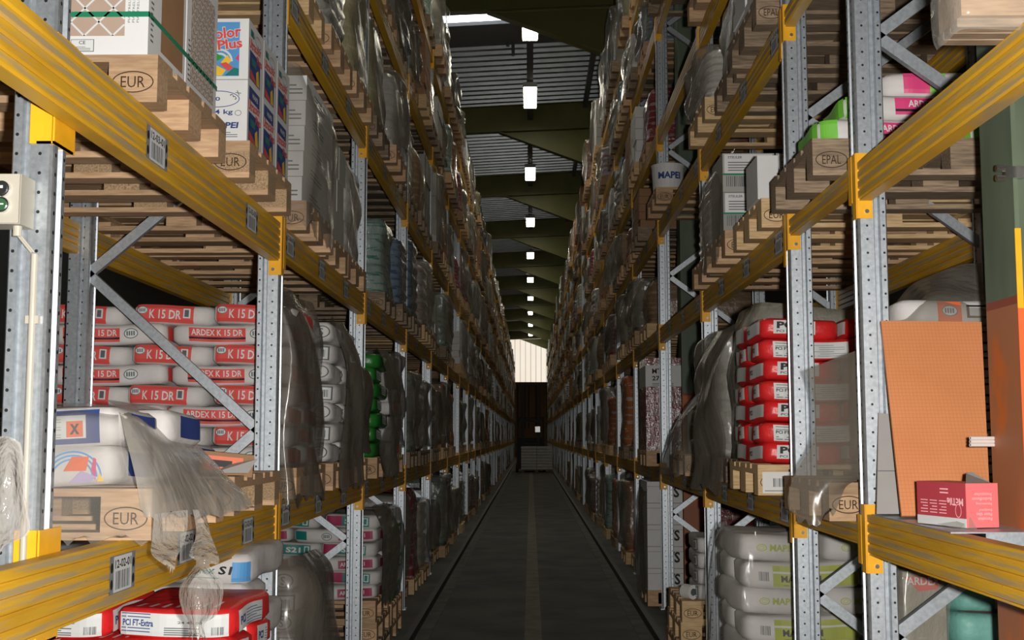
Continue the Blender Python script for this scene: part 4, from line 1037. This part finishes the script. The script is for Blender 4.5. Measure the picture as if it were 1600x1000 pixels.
film('torn grey film sheet hanging between the two right rack frames', [
    [[(1257, 579, 4.62), (1300, 562, 4.6), (1345, 545, 4.452)], [(1271, 613, 4.6), (1305, 608, 4.56), (1345, 598, 4.452)], [(1276, 650, 4.58), (1310, 650, 4.54), (1346, 650, 4.452)], [(1268, 692, 4.57), (1300, 695, 4.53), (1347, 690, 4.452)], [(1243, 735, 4.58), (1290, 735, 4.53), (1348, 740, 4.452)], [(1236, 775, 4.57), (1280, 778, 4.53), (1320, 760, 4.54)], [(1240, 800, 4.57), (1275, 818, 4.52), (1308, 790, 4.53)]]], 'film_dark', .012, 41, 7, .03)
film('dark film tent over the white and orange sacks behind the orange board', [
    [[(1380, 505, 5.1), (1420, 450, 5.0), (1455, 430, 5.0), (1500, 415, 5.0), (1545, 412, 5.0)], [(1380, 508, 4.7), (1418, 492, 4.66), (1450, 474, 4.6), (1492, 478, 4.6), (1550, 480, 4.64)], [(1370, 540, 4.6), (1400, 540, 4.6), (1440, 540, 4.58), (1490, 540, 4.58), (1560, 540, 4.6)]]], 'film', .006, 52)
pallet('old', 1, 1.3, 4.58, 0, 'worn pallet on the floor of the short right bay')
for i in range(6):
    sack('teal', 'end', 1, .42, .6, .13, (1.81, 4.95, PT + .124 * i), 'pale teal sack on the right floor behind the beam, %s' % ('topmost' if i == 5 else 'at the bottom' if i == 0 else ORD[6 - i] + ' from the top'))
sack('teal', 'long', 1, .3, .5, .12, (1.75, 5.0, PT + .124 * 6), 'small pale teal sack with white label lying highest on the right floor', .2)
b = MB(); b.box(1.41, 1.57, 4.66, 4.9, PT, 1.05, 'wrap_grey'); fn = front(4.66); b.poly(fn, [(1.415, 1.03), (1.565, 1.04), (1.54, .985), (1.47, .975)], 'red_print', .002); b.text(fn, 'ARDEX', 1.425, 1.0, .03, 'label_white', .004, .125)
tag(b.build('wrapped_load'), 'dark grey wrapped goods with red triangle mark on the right floor', 'wrapped load')
b = MB(); sheet(b, [[(1.4, 4.9, 1.06), (1.4, 4.65, 1.058), (1.48, 4.64, 1.058), (1.58, 4.64, 1.06)], [(1.39, 4.9, .6), (1.385, 4.62, .6), (1.48, 4.61, .6), (1.58, 4.62, .6)], [(1.38, 4.9, .16), (1.37, 4.6, .16), (1.5, 4.58, .15), (1.58, 4.6, .16)]], 'film', 7, .008, 61)
tag(b.build('stretch_film', None, None, True), 'dark film round the goods on the floor of the short right bay', 'plastic film', 'stretch films')
# right, third bay: red sacks, white and lime sacks on the floor, pale pallet with box
CUSTOM |= {(1, 1, 0, 0), (1, 1, 1, 0), (1, 1, 2, 0), (1, 1, 2, 1), (1, 1, 0, 1), (1, 1, 0, 2)}
z = lv(1, 1)
pallet('new', 1, 1.07, 5.73, z, 'new pallet with a paper sheet on its block, under the red sacks')
stack('pci', 1, 1.10, 5.75, z + PT, 7, .102, 'right shelf', 'end')
b = MB(); fn = front(0); b.rect(fn, 0, .14, 0, .1, 'white_paper', .001); b.bars(fn, .05, .11, .03, .07, 'print_grey', .002, 9); b.lines(fn, .01, .13, .01, .02, 1, 'print_grey')
tag(b.build('paper_sheet', None, (1.09, 5.724, z + .01)), 'white delivery note with bar code stuck on the new pallet', 'paper')
side_film(1, 1.09, 6.6, 7.4, z - .03, z + .88, 'wrinkled dark film beside the red sacks, right middle shelf', 'film_dark', .06, .0, .025, 71, .1)
pallet('near', 1, 1.04, 6.1, 0, 'pallet on the right floor under the white and lime sacks')
stack('mape', 1, 1.05, 6.1, PT, 7, .135, 'right floor', 'end')
b = MB(); sheet(b, [[(1.06, 6.8, 1.1), (1.02, 6.05, 1.1), (1.4, 6.03, 1.1), (1.9, 6.03, 1.1)], [(1.0, 6.8, .95), (.97, 6.04, .98), (1.4, 6.02, .98), (1.9, 6.02, .98)], [(.98, 6.8, .6), (.96, 6.02, .6), (1.4, 6.0, .62), (1.9, 6.0, .6)], [(.97, 6.8, .3), (.95, 6.0, .3), (1.4, 5.98, .3), (1.9, 5.98, .3)], [(.95, 6.8, .04), (.93, 5.95, .04), (1.4, 5.9, .04), (1.9, 5.9, .04)]], 'film_clear', 8, .014, 81)
tag(b.build('stretch_film', None, None, True), 'clear film over the white and lime sacks on the right floor', 'plastic film', 'stretch films')
for k in range(3): pallet(('near', 'new', 'new')[k], 1, 1.02 + .01 * k, 8.45, .144 * k, 'empty pallet in the pile on the right floor, %s' % ('at the bottom', 'in the middle', 'on top')[k])
for i in range(4): sack('white', 'end', 1, .3, .5, .11, (1.3, 8.72, .432 + .108 * i), 'greyish sack on the pallet pile, right floor, %s' % ('at the bottom', 'second from below', 'third from below', 'topmost')[i])
b = MB(); b.cyl((1.08, 8.6, .482), (1.13, 8.53, .482), .05, 'white_paper', 20); b.cyl((1.08, 8.6, .482), (1.131, 8.529, .482), .025, 'print_grey', 16); tag(b.build('tape_roll'), 'white tape roll lying on the pallet pile, right floor', 'tape')
z = lv(1, 2)
pallet('new', 1, 1.11, 5.72, z, 'pale new pallet on the upper right shelf under the slim white box')
b = MB(); b.box(0, .1, 0, .3, 0, .215, 'white_carton'); tag(b.build('slim_box', None, (1.1, 5.75, z + PT)), 'slim white box standing on the pale new pallet', 'carton')
pallet('near', 1, 1.08, 6.62, z, 'wooden pallet under the green-strapped label cartons, upper right')
for i in range(2):
    for k in range(2):
        b = MB(); b.box(0, .29, 0, .38, 0, .22, 'carton_grey'); f = front(0); b.rect(f, .01, .28, .1, .215, 'white_carton', .001); b.text(f, 'STEULER', .03, .19, .014, 'print_grey', .002, .08); b.lines(f, .03, .2, .12, .18, 4, 'print_grey'); b.bars(f, .02, .27, .03, .09, 'print_grey', .002, 24); b.rect(f, 0, .29, .095, .105, 'strap_green', .004)
        tag(b.build('label_carton', None, (1.08 + .3 * i, 6.66, z + PT + .222 * k)), 'label-covered carton with green strap, %s, %s, upper right shelf' % ('upper' if k else 'lower', 'aisle side' if i == 0 else 'inner side'), 'carton', 'label cartons')
side_film(1, 1.1, 6.7, 7.4, z, z + .6, 'glossy film beside the green-strapped cartons, upper right', 'film', .03, .0, .015, 91)
# right, fourth bay, middle shelf: film tent with a few sacks
CUSTOM |= {(1, 2, l, j) for l in range(7) for j in range(3) if (l, j) not in ((3, 2), (5, 0), (5, 2), (6, 1))}
z = lv(1, 1)
pallet('near', 1, 1.08, 8.5, z, 'pallet under the film-covered pink and teal sacks, right middle shelf')
stack('s21', 1, 1.2, 8.52, z + PT, 4, .11, 'right shelf', 'end', .78, None, False)
b = MB(); sheet(b, [[(1.3, 9.3, z + .62), (1.35, 8.46, z + .66), (1.7, 8.44, z + .62)], [(1.12, 9.3, z + .4), (1.15, 8.44, z + .42), (1.6, 8.42, z + .4)], [(1.06, 9.3, z + .2), (1.06, 8.43, z + .2), (1.5, 8.42, z + .25)], [(1.02, 9.3, z), (1.03, 8.42, z), (1.3, 8.41, z + .15)]], 'film', 8, .02, 95)
tag(b.build('stretch_film', None, None, True), 'hazy film tent over the pink and teal sacks, right middle shelf', 'plastic film', 'stretch films')
# ------------------------------------------------------------------ pallet loads down the aisle
def load_mesh(s, shape, m, seed):
    """goods on a pallet: 1.16 deep into the rack, .76 along the aisle, unit height, origin at near aisle corner; under film unless cartons"""
    b = MB(); r = np.random.RandomState(seed)
    L, W = 1.16, .76
    if shape == 'cartons':
        nx, ny, nz = r.choice([3, 4]), r.choice([2, 3]), r.choice([3, 4, 5])
        for i in range(nx):
            for j in range(ny):
                for k in range(nz):
                    if 0 < i < nx - 1 and 0 < j < ny - 1 and k < nz - 1: continue
                    if k == nz - 1 and r.rand() < .12: continue
                    e = .004; q = r.uniform(-.008, .008)
                    b.box(s * (L * i / nx + e + q), s * (L * (i + 1) / nx - e + q), W * j / ny + e, W * (j + 1) / ny - e, k / nz, (k + 1) / nz - .008, m)
        return b.mesh('goods')
    n, nz = 7, 22 if shape == 'sacks' else 12
    ph = r.uniform(0, 6.28, 8); lay = r.choice([6, 7, 8])
    ring = []
    for i in range(n): ring.append((i / n, 0))
    for i in range(n): ring.append((1, i / n))
    for i in range(n): ring.append((1 - i / n, 1))
    for i in range(n): ring.append((0, 1 - i / n))
    vs = []; K = len(ring)
    for k in range(nz + 1):
        z = k / nz
        for (u, v) in ring:
            cu, cv = u - .5, v - .5
            rr = (abs(2 * cu) ** 10 + abs(2 * cv) ** 10) ** -.1
            g = .985 * rr
            if shape == 'sacks': g *= 1 - .06 * (1 - abs(math.sin(math.pi * z * lay)) ** .5)
            else: g *= 1 + .018 * math.sin(7 * z + ph[0] + 3 * u) + .012 * math.sin(15 * z + ph[1] + 9 * v)
            if shape == 'tilt': g *= 1 - .25 * max(0, z - .6) ** 1.3
            g *= 1 - .5 * max(0, z - .96) 
            if shape != 'sacks' and z < .08: g *= 1.02
            vs.append((s * L * (.5 + cu * g * (1 if s else 1)), W * (.5 + cv * g), z * (1 + .03 * math.sin(5 * u + ph[2]) * (z > .8))))
    fs = [(k * K + i, k * K + (i + 1) % K, (k + 1) * K + (i + 1) % K, (k + 1) * K + i) for k in range(nz) for i in range(K)]
    c = len(vs); zc = 1.01
    vs.append((s * L * .5, W * .5, zc)); fs += [(nz * K + i, nz * K + (i + 1) % K, c) for i in range(K)]
    c = len(vs); vs.append((s * L * .5, W * .5, 0)); fs += [((i + 1) % K, i, c) for i in range(K)]
    b.add(vs, fs, m)
    return b.mesh('goods', True)
def film_shell(s, seed):
    """loose film on the aisle face, the top edge and hanging past the pallet"""
    b = MB(); r = np.random.RandomState(seed); rows = []
    for i, z in enumerate((1.04, 1.0, .8, .5, .3, .16, .07)):
        e = r.uniform(.0, .03, 5) + (.0, 0, .01, .012, .008, .01, .015)[i]
        c = [(.3, -.02, z), (.02 - e[0], -.03, z), (-.012 - e[1], .2, z), (-.015 - e[2], .45, z), (-.01 - e[3], .75, z), (.1, .79, z)]
        if i == 0: c = [(u + .12, y + .08 * (1 if y < .3 else -1), zz) for u, y, zz in c]
        rows.append([(s * u, y, zz) for u, y, zz in c])
    sheet(b, rows, r.choice(['film', 'film', 'film', 'film_dark']), 4, .012, seed, .02)
    return b.mesh('film', True)
ADJ = {'wrap_white': 'white', 'wrap_grey': 'grey', 'wrap_olive': 'olive-grey', 'wrap_pink': 'white and magenta', 'wrap_teal': 'pale teal', 'wrap_red': 'dull red', 'wrap_blue': 'grey-blue', 'wrap_orange': 'orange-brown', 'wrap_brown': 'brown', 'carton_grey': 'grey', 'white_carton': 'white', 'brown_carton': 'brown'}
VAR = []
for m_ in ('wrap_white', 'wrap_white', 'wrap_grey', 'wrap_grey', 'wrap_olive', 'wrap_olive', 'wrap_pink', 'wrap_teal', 'wrap_red', 'wrap_blue', 'wrap_orange', 'wrap_brown'):
    VAR.append((('sacks', 'bulk', 'tilt')[len(VAR) % 3], m_))
VAR += [('cartons', 'carton_grey'), ('cartons', 'white_carton'), ('cartons', 'brown_carton'), ('cartons', 'carton_grey')]
LM = {}; FM = {}
for s in (-1, 1):
    for i, (sh, m_) in enumerate(VAR): LM[s, i] = load_mesh(s, sh, m_, 100 + i)
    for i in range(6): FM[s, i] = film_shell(s, 300 + i)
POS = ['nearest of three', 'middle of three', 'farthest of three']
FORCE = {(1, 1, 1, 1): (2, .85), (-1, 0, 2, 1): (12, .6), (1, 3, 0, 0): (13, .8), (-1, 2, 1, 0): (7, .75), (-1, 2, 1, 1): (6, .7), (-1, 3, 0, 0): (13, .8), (-1, 2, 0, 0): (1, .85), (1, 4, 0, 1): (10, .85), (1, 4, 0, 0): (10, .8), (1, 3, 0, 2): (8, .8), (1, 5, 0, 0): (10, .8), (1, 5, 1, 1): (10, .7)}
# narrow goods in front of the second column
zz = LEV[1][1]
for (zb, hh, nm) in ((zz, .87, 'mt'), (0, 1.0, 'vs')):
    d, bl, bo = pallet_bits(1, 'wood', 'wood', .34, .7)
    for q in bl + bo: d.add(q.v, q.f, 'wood')
    tag(d.build('pallet', None, (1.08, 11.33, zb)), 'narrow pallet in front of the second steel column, %s' % ('right middle shelf' if nm == 'mt' else 'right floor'), 'pallet', 'wooden pallets')
    if nm == 'mt':
        b = MB(); b.box(0, .33, 0, .66, 0, .87, 'wrap_red'); b.box(-.002, .332, -.002, .662, .6, .8, 'label_white'); f = front(-.002)
        b.text(f, 'MT 10', .06, .72, .05, 'print_black', .002, .17); b.text(f, '270C', .06, .655, .045, 'print_black', .002, .15, .03); b.lines(f, .06, .26, .61, .64, 2, 'print_grey')
        tag(b.build('wrapped_load', None, (1.085, 11.35, zb + PT)), 'tall crimson wrapped block with white printed band before the column', 'pallet load')
    else:
        for q in range(5):
            b = MB(); b.box(0, .33, 0, .66, 0, .196, 'white_carton'); f = front(0); b.text(f, 'VS', .17, .05, .1, 'print_black', .002, .13, .03); b.rect(f, .0, .33, .15, .153, 'print_grey', .002)
            tag(b.build('carton', None, (1.085, 11.35, zb + PT + .2 * q)), 'white VS carton before the second steel column, %s' % ('at the bottom' if q == 0 else 'topmost' if q == 4 else ORD[q + 1] + ' from below'), 'carton', 'white VS cartons')
        side_film(1, 1.08, 11.33, 12.0, .1, 1.15, 'dark film on the aisle side of the VS cartons', 'film_dark', .02, .0, .012, 97)
b = MB(); b.cyl((1.2, 10.35, LEV[1][3] + PT), (1.2, 10.35, LEV[1][3] + PT + .2), .13, 'white_carton', 24, .14); b.cyl((1.2, 10.35, LEV[1][3] + PT + .2), (1.2, 10.35, LEV[1][3] + PT + .215), .145, 'white_carton', 24)
f = lambda u, v, off: (1.2 + (.137 + off) * math.sin(u / .137), 10.35 - (.137 + off) * math.cos(u / .137), LEV[1][3] + PT + v); b.text(f, 'MAPEI', -.1, .08, .06, 'print_blue', .004, .2, .04)
tag(b.build('bucket'), 'white bucket with blue lettering standing on an upper right pallet', 'bucket')
pallet('near', 1, 1.08, 10.2, LEV[1][3], 'wooden pallet under the white bucket, upper right'); CUSTOM.add((1, 2, 3, 2))
jobs = []
for k in range(NB):
    for s in (-1, 1):
        y0, y1 = bays(s)[k]
        for l in range(len(LEV[s])):
            for j in range(3):
                if (s, k, l, j) in CUSTOM: continue
                y = y0 + .075 + .875 * j
                if s == 1 and any(c - .02 < y + .8 and y < c + .27 for c in COLY): continue
                if s == 1 and k == 0: continue
                r_ = rng.rand(); fr = FORCE.get((s, k, l, j))
                if not fr and r_ < (.06 if l else .12): continue
                topl = l == len(LEV[s]) - 1
                room = (1.1 if topl else LEV[s][l + 1] - LEV[s][l] - .142) - PT - .06
                h = room * rng.uniform(.6, .98) if not topl else rng.uniform(.45, .75) if s < 0 else rng.uniform(.7, 1.1)
                i = rng.randint(len(VAR))
                if fr: i, h = fr[0], min(fr[1], room)
                over = rng.uniform(-.11, .0) if l < 2 else rng.uniform(-.05, .05)
                jobs.append((s, k, l, j, y, i, h, over))
NL = 0; far_l = {}; far_p = {}
CAPL = 285
for (s, k, l, j, y, i, h, over) in jobs:
    z = LEV[s][l]; x = s * (XA[s] - .05 - over)
    wm = ('wood', 'wood_old', 'wood_old', 'wood', 'wood_new')[rng.randint(5)]
    where = '%s rack, %s, %s bay, %s' % (SIDE[s], 'floor' if l == 0 else LN[l] + ' level', ORD[k + 2 - (s == 1)], POS[j])
    if NL < CAPL:
        NL += 1
        if k < 2 + (s == 1): pallet({'wood': 'near', 'wood_old': 'old', 'wood_new': 'new'}[wm], s, x, y, z, 'wooden pallet, ' + where)
        else: tag(obj('pallet', pallet_far[s, wm], None, (x, y, z)), 'wooden pallet, ' + where, 'pallet', 'wooden pallets')
        o = obj('wrapped_load' if i < 12 else 'carton_stack', LM[s, i], None, (x + s * .02, y + .02, z + PT)); o.scale = (1, 1, h)
        tag(o, '%s %s, %s' % (ADJ[VAR[i][1]], 'film-wrapped load' if i < 12 else 'stack of cartons', where), 'pallet load', 'pallet loads along the racks')
        if rng.rand() < (.5 if i < 12 else .25):
            f = obj('film', FM[s, rng.randint(6)], o); 
    else:
        far_p.setdefault((s, wm), []).append((x, y, z)); far_l.setdefault((s, i), []).append((x + s * .02, y + .02, z + PT, h))
def merged(name, src, label, cat):
    V = []; Fc = []; MI = []; mats = []; n = 0
    for me, places in src:
        v = np.empty(len(me.vertices) * 3); me.vertices.foreach_get('co', v); v = v.reshape(-1, 3)
        f = [tuple(p.vertices) for p in me.polygons]
        mt = me.materials[0]
        if mt not in mats: mats.append(mt)
        mi = mats.index(mt)
        for p in places:
            q = v * (1, 1, p[3] if len(p) > 3 else 1) + p[:3]
            V.append(q); Fc += [tuple(a + n for a in t) for t in f]; MI += [mi] * len(f); n += len(v)
    me = bpy.data.meshes.new(name); me.from_pydata(np.concatenate(V).tolist(), [], Fc)
    for m in mats: me.materials.append(m)
    me.polygons.foreach_set('material_index', MI); me.update()
    return tag(obj(name, me), label, cat, None, 'stuff')
pf = {}
for s in (-1, 1):
    for wm in ('wood', 'wood_old', 'wood_new'):
        d = MB(); d.box(0, s * 1.2, 0, .8, .1, .144, wm); d.box(0, s * 1.2, 0, .1, 0, .022, wm); d.box(0, s * 1.2, .7, .8, 0, .022, wm)
        for a in (0, .33, .7): d.box(0, s * .145, a, a + .1, .02, .1, wm)
        pf[s, wm] = d.mesh('far_pallets')
merged('far_pallets', [(pf[k], v) for k, v in far_p.items()], 'small distant wooden pallets far down both racks', 'pallet')
merged('far_pallet_loads', [(LM[k], v) for k, v in far_l.items()], 'small distant wrapped goods far down both racks', 'pallet load')

# ------------------------------------------------------------------ reach truck far down the aisle, carrying a palletised load
TY = 52.0
r = thing('reach_truck', 'dark reach truck standing far down the aisle behind the bagged pallet', 'forklift', (0.0, TY + 1.3, 0))
b = MB(); b.box(-.62, .62, .4, 2.0, .12, 1.25, 'truck_dark'); b.box(-.62, .62, 1.4, 2.0, 1.25, 1.5, 'truck_dark'); b.build('truck_body', r)
b = MB()
for x in (-.42, .3): b.box(x, x + .12, 0, .16, .05, 3.9, 'truck_dark')
for zz in (.8, 2.2, 3.8): b.box(-.42, .42, .02, .1, zz, zz + .1, 'truck_dark')
b.build('mast', r)
b = MB()
for x, yy in ((-.6, .5), (.54, .5), (-.6, 1.9), (.54, 1.9)): b.box(x, x + .06, yy, yy + .06, 1.2, 2.35, 'truck_dark')
b.box(-.62, .62, .45, 2.0, 2.35, 2.42, 'truck_dark'); b.build('overhead_guard', r)
for x in (-.3, .2):
    b = MB(); b.box(x, x + .1, -1.15, .02, .03, .075, 'truck_dark'); b.build('fork', r)
for x in (-.66, .56):
    for yy in (.6, 1.8):
        b = MB(); b.cyl((x, yy, .17), (x + .1, yy, .17), .17, 'dark_rubber', 16); b.build('wheel', r)
b = MB(); b.box(.2, .42, -.02, 0, 1.75, 2.0, 'chrome'); b.build('work_light', r)
d, bl, bo = pallet_bits(1, 'wood_old', 'wood_old', 1.36, .9)
for k in bl + bo: d.add(k.v, k.f, 'wood_old')
tag(d.build('pallet', None, (-.42, TY + .1, 0.0)), 'dark pallet under the bags in front of the distant reach truck', 'pallet')
b = MB()
for k in range(8): 
    for i in range(2): b.box(-.41 + .68 * i, .255 + .68 * i, TY + .12, TY + .98, .15 + .125 * k, .258 + .125 * k, 'wrap_white')
tag(b.build('wrapped_load'), 'layered grey bagged load on the pallet of the distant reach truck', 'wrapped load')

# prototypes that only served as patterns
for p in PROTO: drop(p)
